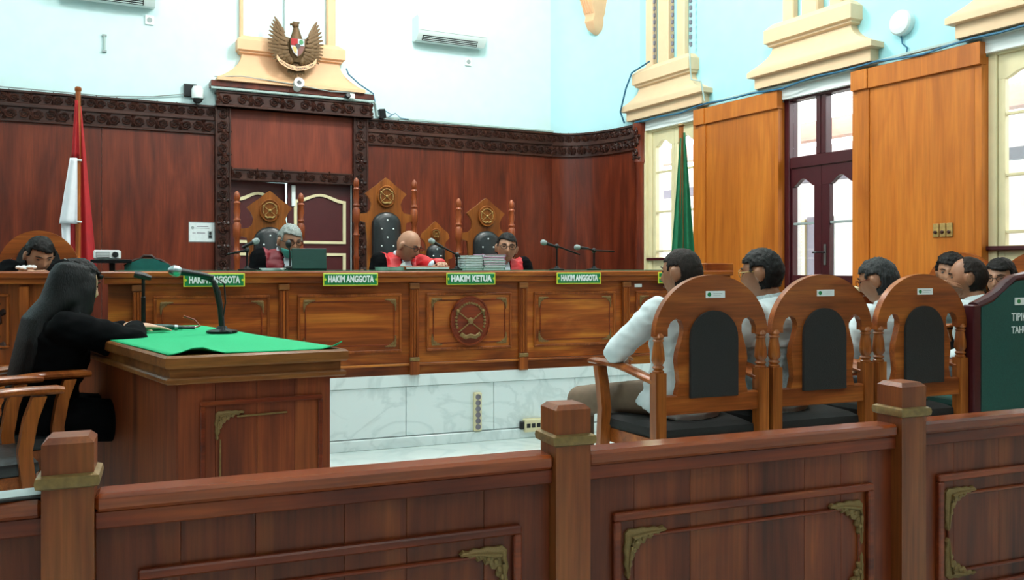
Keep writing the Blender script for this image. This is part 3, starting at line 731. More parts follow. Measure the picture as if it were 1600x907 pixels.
# ------------------------------------------------------------------ arched chairs
def arch_chair(name, label, loc, rz, W=.62, splay=.05, group=None, pad='fabric', plate=True, sc=1.0, pw=.13, ptop=1.0):
    t = thing(name, label, 'chair', loc, rz, group); h = W / 2; q = h / .31
    for s in (-1, 1):
        x = s * (h - .0275)
        p = obj('rear_post', MB().loft([[(x - a, y - a, z), (x + a, y - a, z), (x + a, y + a, z), (x - a, y + a, z)] for a, y, z in ((.024, -.06, 0), (.027, -.0, .4), (.0275, 0, .72))]), M['chair_v'], t)
        obj('turned_spindle', MB().lathe([(.026, .715), (.027, .728), (.020, .735), (.028, .745), (.020, .755), (.031, .775), (.027, .82), (.021, .86), (.027, .866), (.021, .874), (.028, .883), (.02, .9)], 14, Matrix.Translation((x, 0, 0))), M['chair_v'], p)
        obj('front_leg', MB().loft([[(xx - .026, y - .024, z), (xx + .026, y - .024, z), (xx + .026, y + .024, z), (xx - .026, y + .024, z)] for xx, y, z in ((s * (h + splay - .03), .44, 0), (s * (h + splay - .03), .45, .3), (s * (h + splay - .03), .43, .5), (s * (h + splay - .028), .45, .62), (s * (h + splay - .03), .48, .705))]), M['chair_v'], t)
        pts = []; rr = []
        for k in range(11):
            u = k / 10; pts.append((s * (h - .03 + (splay) * u), .0 + .54 * u, .685 + .012 * math.sin(u * PI * 1.5 - 1.2) + .045 * u)); rr.append((.018, .030 + .006 * math.sin(u * PI)))
        pts.append((s * (h - .03 + splay), .565, .722)); rr.append((.014, .028))
        obj('armrest', MB().tube(pts, rr, 10, ref=(0, 0, 1)), M['chair'], t)
    half = [(-.31 * q, .885), (-.243 * q, .885), (-.243 * q, .92), (-.228 * q, .95), (-.2 * q, .966), (-.172 * q, .955), (-.160 * q, .93), (-.160 * q, .90), (-.172 * q, .86), (-.188 * q, .81), (-.193 * q, .77), (-.186 * q, .72), (-.18 * q, .67), (-.195 * q, .612)]
    outer = [(-p[0], p[1]) for p in half[::-1]] + arc(0, .885, .31 * q, .28, 0, 180, 28)[1:-1]
    obj('back_splat', MB().prism(half + outer, -.018, .018), M['chair'], t)
    obj('lower_rail', B(-h + .05, h - .05, -.018, .018, .525, .615, .006), M['chair'], t)
    pa = [(-pw * q, .60)] + [(pw * q, .60)] + arc(0, ptop - pw, pw * q, pw, 0, 180, 16)
    pad_o = obj('back_pad', MB().prism(pa, -.034, .034), M[pad], t)
    if plate:
        pt = obj('inventory_plate', B(-.04, .065, -.0205, -.0175, 1.058, 1.09), M['white'], t); obj('seal', MB().lathe([(.010, 0), (.010, .002)], 12, Matrix.Translation((-.022, -.0202, 1.074)) @ Matrix.Rotation(R(90), 4, 'X')), M['green_sign'], pt)
        obj('print_line', MB().box(0, .05, -.0215, -.0205, 1.078, 1.0795).box(0, .04, -.0215, -.0205, 1.069, 1.0702), M['grey'], pt)
    f = h + splay - .055
    obj('seat_frame', MB().hprism([(-h + .05, .0), (h - .05, .0), (f, .47), (-f, .47)], .33, .40), M['chair'], t)
    m = MB(); rings = []
    for z, i in ((.398, .012), (.42, -.004), (.45, .0), (.468, .03), (.472, .07)):
        rings.append([(-h + .055 + i, .02 + i, z), (h - .055 - i, .02 + i, z), (f + .01 - i, .48 - i, z), (-f - .01 + i, .48 - i, z)])
    obj('seat_cushion', m.loft(rings), M[pad], t, ang=50)
    if sc != 1: t.scale = (sc, sc, sc)
    return t
G = 'arched wooden armchairs in the row behind the railing'
CY = 3.4
ch1 = arch_chair('armchair', 'arched wooden armchair nearest the bench, under the man with cropped hair', (2.35, CY, 0), 0, group=G)
for x, lab in ((2.994, 'arched wooden armchair in the middle of the row of three'), (3.645, 'arched wooden armchair next to the green high-backed chair')):
    c = copy_tree(ch1); c.location = (x, CY, 0); c['label'] = lab
FA = math.atan2(.285, .9585) - PI / 2            # facing along the table's short side
G2 = 'armchairs along the left side of the table'
fx, fy = .9585, .285; ex, ey = -.285, .9585
lc = arch_chair('leather_armchair', 'wooden armchair with black leather seat at the lower left edge', (-.40 - fx * .555 + ex * .17, 3.81 - fy * .555 + ey * .17, 0), FA, .46, .01, G2, 'leather', False)
lc2 = copy_tree(lc); lc2.location = (-.305 - fx * .555 + ex * .31, 4.20 - fy * .555 + ey * .31, 0); lc2['label'] = 'wooden armchair on which the woman in black sits'
clc = arch_chair('clerk_armchair', 'arched wooden chair with black pad behind the young clerk', (-.865, 7.05, .30), PI, .52, .03, None, 'leather', False, 1.0, .17, 1.09)
ga = arch_chair('wall_armchair', 'arched brown chair against the wall behind the young onlooker', (5.30, 4.57, 0), R(93), .54, .03, None, 'leather', False, 1.12, .17, 1.06)

gb_ = copy_tree(ga); gb_.location = (5.33, 4.0, 0); gb_['label'] = 'arched brown chair at the right edge behind the onlooker with glasses'

# ------------------------------------------------------------------ green high-backed chair at the right
gc = thing('green_chair', 'green upholstered high-backed chair lettered TIPIKOR at the right edge', 'chair', (4.40, 3.38, 0))
hw = .40
pol = [(-hw, .30), (hw, .30), (hw, 1.0), (hw - .1, 1.03), (hw - .2, 1.10), (.12, 1.135), (0, 1.15), (-.12, 1.135), (-hw + .2, 1.10), (-hw + .1, 1.03), (-hw, 1.0)]
obj('back_panel', MB().prism([(x * .94, z - .012 if z > .5 else z) for x, z in pol], -.03, .03), M['green_up'], gc)
cr = [(-hw, .995), (-hw + .1, 1.025), (-hw + .17, 1.065), (-hw + .22, 1.10), (-.12, 1.14), (0, 1.152), (.12, 1.14), (hw - .22, 1.10), (hw - .17, 1.065), (hw - .1, 1.025), (hw, .995)]
obj('carved_crest', MB().tube([(x, 0, z) for x, z in cr], [(.02 + .008 * (i % 2), .035) for i in range(len(cr))], 8), M['maroon'], gc)
for s in (-1, 1):
    obj('post', B(s * (hw + .01) - .028, s * (hw + .01) + .028, -.035, .035, 0, 1.0, .006), M['maroon'], gc)
    obj('front_leg', B(s * .39 - .025, s * .39 + .025, .48, .53, 0, .66, .005), M['maroon'], gc); obj('armrest', B(s * .40 - .035, s * .40 + .035, 0, .55, .66, .70, .008), M['maroon'], gc)
obj('seat', B(-.37, .37, .03, .52, .36, .46, .02), M['green_up'], gc); obj('lower_rail', B(-.39, .39, -.03, .03, .25, .31, .005), M['maroon'], gc)
ip = obj('inventory_plate', B(-.13, .12, -.036, -.03, .995, 1.035), M['white'], gc); obj('seal', MB().lathe([(.012, 0), (.012, .003)], 12, Matrix.Translation((-.105, -.036, 1.015)) @ Matrix.Rotation(R(90), 4, 'X')), M['green_sign'], ip)
for txt, z, sz in (('TIPIKOR', .928, .062), ('TAHUN 2', .858, .055)):
    me = text_mesh(txt, sz, .001, .0006, .82, 'LEFT'); link('lettering', me, M['white'], gc, (-.155, -.0315, z))

# ------------------------------------------------------------------ judges chairs
def throne(name, label, x, y, dz, posts=True, W=.26, pad_top=1.686, small=False, group=None):
    t = thing(name, label, 'chair', (x, y, .482), 0, group)
    half = [(0, 1.508), (.035, 1.485), (.085, 1.44), (.135, 1.405), (.185, 1.365), (.152, 1.325), (.132, 1.275), (.14, 1.225), (.165, 1.195), (.235, 1.185), (.235, 1.125), (.182, 1.11), (.165, .95), (.165, .75), (.175, .45)]
    if small: half = [(0, 1.134), (.03, 1.11), (.07, 1.07), (.12, 1.03), (.135, .985), (.10, .95), (.085, .90), (.09, .87), (.16, .86), (.16, .80), (.12, .79), (.12, .45)]
    else: half = [(a, z + dz) for a, z in half[:-1]] + [half[-1]]
    sp = half + [(-a, z) for a, z in half[::-1] if a > 0]
    obj('back_splat', MB().prism(sp, -.02, .02), M['throne'], t)
    if not small: emblem(t, -.02, .078, .092, M['gilt'], M['throne'], 0, 1.34 + dz, True)
    else: emblem(t, -.02, .04, .045, M['gilt'], M['throne'], 0, 1.02, True)
    # buttoned pad
    zt = (1.204 + dz) if not small else .93; hw = .128 if not small else .085; m = MB(); rings = []
    for k, (ins, d) in enumerate(((0, -.02), (.0, -.045), (.018, -.065), (.05, -.078))):
        a = [(-hw + ins, .5), (hw - ins, .5)] + arc(0, zt - hw * .9, hw - ins, hw * .9 - ins, 0, 180, 14)
        rings.append([(px, d, pz) for px, pz in a])
    pd = obj('back_pad', m.loft(rings), M['leather'], t, ang=50)
    for bx, bz in ((0, -.075), (-.052, -.15), (.052, -.15), (0, -.225), (-.052, -.3), (.052, -.3), (0, -.375)) if not small else ((-.035, -.11), (.035, -.11), (0, -.05)):
        obj('button', MB().ell((bx, -.078, zt + bz), (.008, .006, .008), 8, 6), M['white'], pd)
    if posts:
        for s in (-1, 1):
            px = s * W; h = 1.50 + dz
            prof = [(.028, 0), (.028, .3), (.022, .34), (.026, .5), (.030, .56), (.021, .6), (.024, .78), (.030, .8), (.020, .83), (.023, h - .52), (.031, h - .50), (.022, h - .48), (.022, h - .40), (.033, h - .38), (.033, h - .28), (.022, h - .26), (.030, h - .24), (.020, h - .22), (.028, h - .17), (.022, h - .12), (.030, h - .10), (.018, h - .085), (.026, h - .06), (.024, h - .03), (.014, h - .008), (.004, h)]
            obj('turned_post', MB().lathe(prof, 14, Matrix.Translation((px, 0, 0))), M['throne_post'], t)
            obj('armrest', MB().tube([(px, 0, .66), (px, -.25, .68), (px, -.42, .66)], [(.02, .028)] * 3, 8), M['throne_post'], t)
            obj('front_leg', MB().lathe([(.025, 0), (.028, .3), (.02, .4), (.028, .5), (.022, .66)], 12, Matrix.Translation((px, -.4, 0))), M['throne_post'], t)
    obj('seat', B(-W + .02, W - .02, -.46, -.02, .18, .255, .02), M['leather'], t)
    if small:
        for sx in (-1, 1):
            for yy in (-.42, 0): obj('leg', B(sx * .12 - .02, sx * .12 + .02, yy - .02, yy + .02, 0, .32), M['throne'], t)
    return t
GT = 'carved high-backed judges chairs'
throne('judge_chair', 'carved honey wood chair behind the grey-haired judge', .79, 7.5, -.148, group=GT)
throne('judge_chair', 'tallest carved chair with black buttoned pad behind the bald judge', 1.783, 7.5, 0, group=GT)
throne('judge_chair', 'carved chair behind the judge with black hair and glasses', 2.72, 7.5, -.152, group=GT)
throne('side_chair', 'small carved chair without posts between two judges', 2.25, 7.55, 0, False, .15, small=True)
# teal backed chair beside the projector
tc = thing('teal_chair', 'teal leather chair with dark carved crest beside the projector', 'chair', (-.148, 7.3, .482))
pts = [(-.165, .3), (.165, .3), (.165, .72), (.15, .745), (.09, .765), (.05, .785), (-.05, .785), (-.09, .765), (-.15, .745), (-.165, .72)]
obj('back', MB().prism(pts, -.03, .03), M['teal_up'], tc)
obj('carved_crest', MB().tube([(-.165, 0, .725), (-.1, 0, .77), (-.05, 0, .785), (-.03, 0, .805), (.03, 0, .805), (.05, 0, .785), (.1, 0, .77), (.165, 0, .725)], .012, 8), M['carved'], tc)
obj('seat', B(-.2, .2, -.42, .02, .28, .36, .02), M['teal_up'], tc)
for sx in (-1, 1):
    for yy in (-.38, -.0): obj('leg', B(sx * .17 - .02, sx * .17 + .02, yy - .02, yy + .02, 0, .3), M['carved'], tc)

# ------------------------------------------------------------------ flags
def drape(fl, x0, x1, z0, z1, y, amp, folds, nx=28, nz=16, yb=0):
    """cloth between edge functions x0(z), x1(z)"""
    vs = []
    for j in range(nz + 1):
        z = z0 + (z1 - z0) * j / nz; t = (z0 - z) / max(z0 - z1, 1e-6)
        for i in range(nx + 1):
            s = i / nx; a, b = x0(t), x1(t)
            vs.append((a + (b - a) * s, y + yb * s + (amp * (.25 + .75 * t)) * math.sin(folds * 2 * PI * s + t), z))
    fs = [(j * (nx + 1) + i, j * (nx + 1) + i + 1, (j + 1) * (nx + 1) + i + 1, (j + 1) * (nx + 1) + i) for j in range(nz) for i in range(nx)]
    return MB().add(vs, fs)
def cloth(name, mb, mat, par):
    o = obj(name, mb, mat, par, ang=80); s = o.modifiers.new('thickness', 'SOLIDIFY'); s.thickness = .004; return o
fl = thing('national_flag', 'red and white flag drooping on a wooden pole behind the clerk', 'flag', (-.695, 8.0, .30))
obj('pole', MB().tube([(0, 0, 0.02), (0, 0, 2.36)], .02, 10).lathe([(.02, 2.36), (.026, 2.37), (.026, 2.39), (.018, 2.4)], 10), M['pole'], fl)
obj('base', MB().lathe([(.2, 0), (.2, .03), (.1, .06), (.03, .12), (.025, .2)], 18), M['metalblack'], fl)
cloth('red_cloth', drape(fl, lambda t: -.015 - .03 * t, lambda t: .0 + .015 * t, 2.28, 1.80, -.05, .012, 1.5, 16, 10), M['red_flag'], fl)
cloth('white_cloth', drape(fl, lambda t: -.055 - .08 * t, lambda t: .0, 1.80, 1.26, -.07, .02, 1.3), M['white_flag'], fl)
cloth('white_fold', drape(fl, lambda t: -.12 + .015 * t, lambda t: -.055, 1.27, .95, -.045, .012, 1.2), M['white_flag'], fl)
cloth('red_back', drape(fl, lambda t: -.01 - .09 * t, lambda t: .02 + .115 * t, 2.25, .88, .045, .022, 2.2, 34, 22), M['red_flag'], fl)
for z in (1.79, 1.28): obj('tie', MB().tube([(-.02, -.03, z), (.03, -.03, z - .004)], .008, 6), M['white'], fl)
gf = thing('green_flag', 'dark green flag hanging on a pole in front of the cream window', 'flag', (4.248, 6.6, 0))
obj('pole', MB().tube([(0, 0, .02), (0, 0, 2.46)], .022, 10), M['pole'], gf); obj('finial', MB().lathe([(.022, 2.455), (.034, 2.462), (.03, 2.475), (.006, 2.485)], 12), M['gold'], gf)
obj('base', MB().lathe([(.2, 0), (.2, .03), (.1, .06), (.03, .12), (.025, .2)], 18), M['metalblack'], gf)
cloth('left_fold', drape(gf, lambda t: -.02 - .11 * t, lambda t: -.005 - .0 * t, 2.35, .95, -.02, .022, 1.6, 24, 20), M['green_flag'], gf)
cloth('right_fold', drape(gf, lambda t: .012, lambda t: .03 + .12 * t, 2.40, .95, -.02, .022, 1.6, 24, 20), M['green_flag'], gf)

# ------------------------------------------------------------------ eagle emblem
eg = thing('eagle_emblem', 'gilded eagle emblem with shield and motto ribbon above the door', 'emblem', (-1.765, -.215, 3.44), 0, None, FB)
ES = .98
def curve(pts, t):
    n = len(pts) - 1; f = min(t, .9999) * n; i = int(f); f -= i
    return tuple(pts[i][k] + (pts[i + 1][k] - pts[i][k]) * f for k in range(2))
for s in (-1, 1):
    wg = obj('wing', MB().prism([(s * x, z) for x, z in ((.05, .09), (.10, .10), (.155, .17), (.195, .235), (.215, .20), (.225, .05), (.19, -.08), (.12, -.16), (.05, -.12))], -.012, .012), M['bronze'], eg)
    for row, (n, ro, ri, wd, yy) in enumerate(((16, 1.0, .45, .020, -.018), (12, .74, .3, .021, -.030), (8, .50, .12, .022, -.040))):
        for i in range(n):
            t = i / (n - 1)
            tip = curve([(.215, .29), (.262, .19), (.284, .06), (.275, -.05), (.235, -.14), (.13, -.20)], t); root = curve([(.12, .11), (.10, .06), (.07, .0), (.06, -.06), (.05, -.1)], t)
            d = Vector((tip[0] - root[0], 0, tip[1] - root[1])); a = Vector((root[0], yy, root[1])) + d * (ri * .6); b = Vector((root[0], yy + .008, root[1])) + d * ro
            mid = a + (b - a) * .6
            obj('feather', MB().tube([(s * a.x, a.y, a.z), (s * mid.x, mid.y - .004, mid.z), (s * b.x, b.y, b.z)], [(.006, wd * .7), (.007, wd), (.003, wd * .35)], 6, ref=(0, 1, 0)), M['bronze'], wg)
obj('body', MB().tube([(0, -.01, .20), (0, -.02, .14), (0, -.03, .05), (0, -.03, -.06), (0, -.02, -.15)], [(.03, .028), (.038, .045), (.045, .075), (.045, .07), (.03, .05)], 14, ref=(0, 1, 0)).ell((-.055, -.02, -.14), (.035, .03, .05), 10, 8).ell((.055, -.02, -.14), (.035, .03, .05), 10, 8), M['bronze'], eg)
obj('head', MB().ell((-.008, -.02, .225), (.036, .03, .036), 12, 8).tube([(-.03, -.025, .235), (-.06, -.03, .225), (-.062, -.03, .205)], [.014, .010, .003], 8).box(-.035, .035, -.03, 0, .243, .262, .005), M['bronze'], eg)
for k in range(-3, 4): obj('tail_feather', MB().tube([(k * .008, -.01, -.15), (k * .024, -.015, -.24), (k * .027, -.01, -.30 + abs(k) * .012)], [(.006, .012), (.007, .018), (.003, .008)], 6, ref=(0, 1, 0)), M['bronze'], eg)
sh = obj('shield', MB().prism([(-.072, .075), (.072, .075), (.072, -.01), (.045, -.075), (0, -.115), (-.045, -.075), (-.072, -.01)], -.088, -.06), M['bronze'], eg)
for nm, pl_, mt in (('quarter', [(-.066, .07), (-.002, .07), (-.002, .004), (-.066, .004)], 'red_flag'), ('quarter', [(.002, .07), (.066, .07), (.066, .004), (.002, .004)], 'jabot'), ('quarter', [(-.066, -.002), (-.002, -.002), (-.002, -.105), (-.042, -.07), (-.066, -.012)], 'jabot'), ('quarter', [(.002, -.002), (.066, -.002), (.066, -.012), (.042, -.07), (.002, -.105)], 'lip')):
    obj(nm, MB().prism(pl_, -.092, -.085), M[mt], sh)
obj('tree', MB().prism(arc(.034, .04, .022, .024, 0, 360, 14)[:-1], -.097, -.09), M['green_sign'], sh)
obj('star_shield', MB().prism([(-.022, .018), (.022, .018), (.022, -.01), (0, -.034), (-.022, -.01)], -.1, -.09), M['black'], sh)
obj('ears_of_rice', MB().prism([(-.055, -.012), (-.012, -.012), (-.012, -.085), (-.04, -.06)], -.096, -.09), M['gilt'], sh)
rb = [(-.20, -.12), (-.165, -.165), (-.09, -.205), (0, -.222), (.09, -.205), (.165, -.165), (.20, -.12)]
rr = MB(); rings = []
for x, z in rb: rings.append([(x, -.052, z + .022), (x, -.052, z - .022), (x, -.045, z - .022), (x, -.045, z + .022)])
rr.loft(rings); ro = obj('ribbon', rr, M['beige'], eg)
txt = 'BHINNEKA TUNGGAL IKA'
for i, chx in enumerate(txt):
    if chx == ' ': continue
    t = (i + .5) / len(txt); x = -.17 + .34 * t; z = -.222 + .06 * (x / .165) ** 2; sl = math.atan(2 * .06 * x / .165 ** 2)
    link('letter', text_mesh(chx, .024, .001, .0004), M['black'], ro, (x, -.0535, z), (0, -sl, 0))

# ------------------------------------------------------------------ air conditioners
def aircon(u, zb, label):
    t = thing('air_conditioner', label, 'air conditioner', (u, 0, zb), 0, 'wall mounted air conditioners', FB); w = .41
    prof = [(0, .02), (-.05, 0), (-.13, .0), (-.19, .06), (-.205, .10), (-.205, .24), (-.17, .27), (0, .27)]
    rings = [[(x, y, z) for y, z in prof] for x in (-w, -w + .004, w - .004, w)]
    obj('casing', MB().loft(rings), M['ac'], t)
    lv = obj('air_slot', MB().loft([[(x, y, z) for y, z in ((-.138, .004), (-.142, -.002), (-.184, .05), (-.18, .055))] for x in (-w + .06, w - .1)]), M['black'], t)
    for k in range(3): obj('louvre', MB().loft([[(x, y, z) for y, z in ((-.150 - .012 * k, .006 + .016 * k), (-.152 - .012 * k, .002 + .016 * k), (-.158 - .012 * k, .004 + .016 * k), (-.156 - .012 * k, .008 + .016 * k))] for x in (-w + .07, w - .11)]), M['ac'], lv)
    obj('front_seam', B(-w + .01, w - .01, -.207, -.2, .098, .102), M['grey'], t)
    return t
aircon(-.02, 3.70, 'white air conditioner right of the eagle emblem'); aircon(-3.50, 3.70, 'white air conditioner at the top left edge')
for u, z, lab in ((.246, 3.555, 'small socket under the right air conditioner'), (-3.13, 3.60, 'small socket under the left air conditioner')):
    s = thing('wall_socket', lab, 'socket', (u, 0, z), 0, None, FB); obj('plate', B(-.04, .04, -.02, 0, -.045, .045, .004), M['white'], s); obj('plug_face', MB().lathe([(.024, 0), (.024, .006)], 14, Matrix.Translation((0, -.02, 0)) @ Matrix.Rotation(R(90), 4, 'X')), M['grey'], s)
c = thing('conduit_stub', 'short grey conduit on the cyan wall left of the flag pole', 'pipe', (-3.527, 0, 3.245), 0, None, FB)
obj('pipe', MB().tube([(0, -.012, 0), (0, -.012, .17)], .012, 8), M['conduit'], c); obj('clip', MB().box(-.02, .02, -.026, 0, 0, .018).box(-.02, .02, -.026, 0, .15, .168), M['grey'], c)
# cameras
def sth(name, lab, cat, u, y, z, F=FB): return thing(name, lab, cat, (u, y, z), 0, None, F)
c = sth('dome_camera', 'white pan-tilt dome camera left of the carved header', 'camera', -2.70, -.10, 2.86)
obj('housing', MB().lathe([(.052, 0), (.056, .03), (.056, .09), (.04, .12), (.015, .125)], 18), M['white'], c); obj('dome', MB().ell((0, 0, 0), (.05, .05, .05), 16, 10), M['black'], c); obj('bracket', B(-.02, .02, 0, .1, .07, .11, .004), M['white'], c); obj('skirt_ring', MB().lathe([(.055, -.004), (.06, .0), (.055, .008)], 18), M['grey'], c)
c = sth('junction_box', 'black junction box behind the dome camera', 'box', -2.76, -.0, 2.89); obj('box', B(-.06, .06, -.045, 0, 0, .12, .004), M['black'], c); obj('cover', B(-.05, .05, -.05, -.045, .01, .11, .002), M['metalblack'], c)
def bullet(u, z, lab, s=1):
    c = sth('bullet_camera', lab, 'camera', u, -.16, z)
    A = Matrix.Rotation(R(75), 4, 'X') @ Matrix.Scale(s, 4)
    obj('barrel', MB().lathe([(.04, -.06), (.045, -.04), (.045, .08), (.05, .085), (.05, .11), (.038, .11)], 16, A), M['white'], c); obj('lens', MB().lathe([(.036, .105), (.02, .112)], 16, A), M['black'], c); obj('mount', MB().tube([(0, .0, -.0), (0, .03, -.05), (0, .05, -.05)], .014, 8), M['white'], c); obj('sunshield', MB().loft([[(.053 * s * math.cos(R(a)), -.1 * s + .0 * a, .053 * s * math.sin(R(a)) + .03) for a in range(0, 181, 20)], [(.053 * s * math.cos(R(a)), .05 * s, .053 * s * math.sin(R(a)) + .0) for a in range(0, 181, 20)]]), M['white'], c)
bullet(-1.74, 3.05, 'white bullet camera just below the eagle emblem'); 
c = sth('webcam', 'small black and white camera at the right end of the door header', 'camera', -1.19, -.165, 3.0)
obj('body', B(-.03, .05, -.04, .0, -.025, .03, .008), M['white'], c); obj('lens', MB().lathe([(.03, 0), (.03, .03), (.02, .04)], 14, Matrix.Translation((-.03, -.02, 0)) @ Matrix.Rotation(R(80), 4, 'X')), M['black'], c)
c = sth('small_speaker', 'small black box on the panelling right of the door header', 'speaker', -.80, -.07, 2.815); obj('box', B(-.035, .035, -.05, .02, 0, .10, .006, Matrix.Rotation(R(-8), 4, 'Y')), M['black'], c); obj('grille', B(-.028, .028, -.054, -.05, .012, .085, .002, Matrix.Rotation(R(-8), 4, 'Y')), M['metalblack'], c)
def cable(name, lab, pts, r, mat, F=FB): tag(obj(name, MB().tube([tuple(F @ Vector(p)) for p in pts], r, 6), M[mat]), lab, 'cable')
cable('header_trunking', 'pale trunking along the top of the carved door header', [(-2.58, -.16, 2.972), (-.92, -.16, 2.972), (-.90, -.13, 2.95), (-.87, -.08, 2.84), (-.7, -.065, 2.83), (.4, -.065, 2.825), (1.33, -.065, 2.825)], .014, 'conduit')
cable('wall_cable', 'thin grey cable across the wall left of the dome camera', [(-2.75, -.03, 2.92), (-3.1, -.02, 2.86), (-3.5, -.03, 2.825), (-4.2, -.05, 2.83), (-5.2, -.05, 2.835)], .006, 'grey')
cable('pedestal_cable', 'dark cable looping right of the beige pedestal', [(-1.22, -.15, 3.30), (-1.20, -.16, 3.24), (-1.08, -.17, 3.14), (-.93, -.16, 3.06), (-.90, -.13, 2.97)], .008, 'blue_cable')
cable('tangled_wire', 'tangle of thin wires beside the small black box', [(-.77, -.08, 2.9), (-.7, -.1, 2.86), (-.74, -.1, 2.83), (-.66, -.1, 2.88), (-.6, -.1, 2.83), (-.5, -.08, 2.83)], .005, 'blue_cable')
cable('camera_wire', 'grey wire draped over the red board under the eagle', [(-2.55, -.17, 3.08), (-2.3, -.21, 3.10), (-1.8, -.21, 3.07), (-1.4, -.2, 3.03), (-.95, -.17, 3.06)], .005, 'grey')
cable('niche_cord', 'thin cord hanging in the niche above the eagle emblem', [(-1.84, -.02, 3.52), (-1.84, -.02, 5.0)], .006, 'grey')
cable('pilaster_cable', 'blue cable bundle along the left side of the first sand pedestal', [(-.62, -.14, 3.43), (-.9, -.17, 3.36), (-1.0, -.18, 3.2), (-1.12, -.17, 2.96), (-1.14, -.1, 2.84)], .010, 'blue_cable', FR)
cable('pedestal_wire', 'pale cable down the right side of the first sand pedestal', [(.04, -.14, 3.45), (.06, -.15, 3.3), (.08, -.15, 3.1), (.24, -.16, 3.05), (.27, -.14, 2.85)], .008, 'conduit', FR)
for k, u in enumerate((-.6, -.29, .0)):
    m = MB()
    for j in range(16): m.box(u - .012, u + .012, -.10, -.08, 3.46 + .075 * j, 3.50 + .075 * j)
    m.tube([(u, -.085, 3.45), (u, -.085, 4.7)], .003, 5)
    o = obj('light_string', m, M['outgrey'], None); o.matrix_world = FR.copy(); tag(o, 'dark string of small lights beside the sand coloured shafts, ' + ('leftmost', 'middle', 'rightmost')[k], 'light string', 'light strings')
# round wall speaker
s = thing('round_speaker', 'round white speaker on the cyan wall above the second pier', 'speaker', (2.43, 0, 3.10), 0, None, FR)
obj('shell', MB().lathe([(.098, 0), (.098, .05), (.085, .065), (.06, .07)], 24, Matrix.Rotation(R(90), 4, 'X')), M['ac'], s); obj('grille', MB().lathe([(.062, .068), (.05, .074), (.01, .076)], 24, Matrix.Rotation(R(90), 4, 'X')), M['white'], s)
obj('cord', MB().tube([(-.02, -.01, -.09), (.0, -.02, -.16), (.04, -.015, -.2), (.03, -.02, -.27)], .006, 6), M['blue_cable'], s)
# three switches on the pier
for k in range(3):
    s = thing('light_switch', 'cream light switch on the honey pier, ' + ('left', 'middle', 'right')[k] + ' of three', 'switch', (2.745 + .055 * k, -.05, 1.475), 0, 'three switches on the pier', FR)
    obj('plate', B(-.024, .024, -.012, 0, -.05, .05, .003), M['gilt'], s); obj('knob', MB().lathe([(.013, 0), (.013, .01), (.008, .014)], 12, Matrix.Translation((0, -.012, -.015)) @ Matrix.Rotation(R(90), 4, 'X')), M['carved'], s)
# notice and switch on the back wall
n = thing('notice', 'white printed notice in a clear sleeve left of the door', 'notice', (-2.65, -.03, 1.55), 0, None, FB)
obj('sheet', B(-.118, .118, -.004, 0, -.092, .092), M['paper'], n); obj('sleeve_edge', rect_moulding(-.125, .125, -.1, .1, -.001, .006, .004, .001), M['grey'], n)
obj('print', MB().box(-.05, .06, -.0048, -.004, .052, .058).box(-.08, .07, -.0048, -.004, .036, .041).box(-.05, .03, -.0048, -.004, -.012, -.004).box(-.09, -.06, -.0048, -.004, -.012, -.006), M['outgrey'], n)
obj('seal', MB().prism(arc(-.088, .042, .014, .016, 0, 360, 12)[:-1], -.0048, -.004), M['grey'], n)
obj('portrait', MB().box(.055, .098, -.0048, -.004, -.065, .012), M['grey'], n); obj('portrait_figure', MB().prism(arc(.078, -.012, .012, .016, 0, 360, 10)[:-1], -.0056, -.0048).box(.064, .092, -.0056, -.0048, -.06, -.03), M['black'], n)
s = thing('door_switch', 'white switch plate on the dark carved jamb right of the door', 'switch', (-1.10, -.09, 1.565), 0, None, FB); obj('plate', B(-.022, .022, -.012, .0, -.075, .075, .003), M['white'], s); obj('rocker', MB().box(-.012, .012, -.016, -.012, .01, .05, .002).box(-.012, .012, -.016, -.012, -.05, -.01, .002), M['cream'], s)
for u, z, q in ((-3.86, 1.60, .016), (-3.86, 1.73, .01), (-3.72, 2.46, .012)):
    o = obj('paper_scrap', MB().prism([(-q, -q), (q * .9, -q * .8), (q * .4, q * 1.3)], -.002, 0), M['white']); o.matrix_world = FB @ Matrix.Translation((u, -.03, z)); tag(o, 'torn white paper scrap stuck on the panelling, ' + ('lowest of three', 'middle of three', 'highest of three')[(-3.86, -3.72).index(u) * 2 if u == -3.72 else (0 if z < 1.7 else 1)], 'paper scrap', 'paper scraps on the panelling')
# sockets on the marble riser
s = thing('power_strip', 'upright cream power strip with six outlets on the marble riser', 'power strip', (1.975, 5.62, .075))
obj('body', B(-.028, .028, -.03, 0, 0, .265, .006), M['cream'], s)
for k in range(6): o = obj('outlet', MB().lathe([(.019, 0), (.019, .003), (.012, .003), (.012, .001)], 14, Matrix.Translation((0, -.03, .03 + .041 * k)) @ Matrix.Rotation(R(90), 4, 'X')), M['outgrey'], s)
s = thing('socket_box', 'cream double socket box low on the marble riser', 'socket', (2.385, 5.62, .045)); obj('box', B(-.07, .07, -.045, 0, 0, .09, .005), M['cream'], s)
for k in range(3): obj('outlet', B(-.055 + .038 * k, -.027 + .038 * k, -.048, -.044, .03, .06, .002), M['black'], s)
obj('plug', MB().box(-.1, -.07, -.04, -.01, .02, .075, .005), M['black'], s)

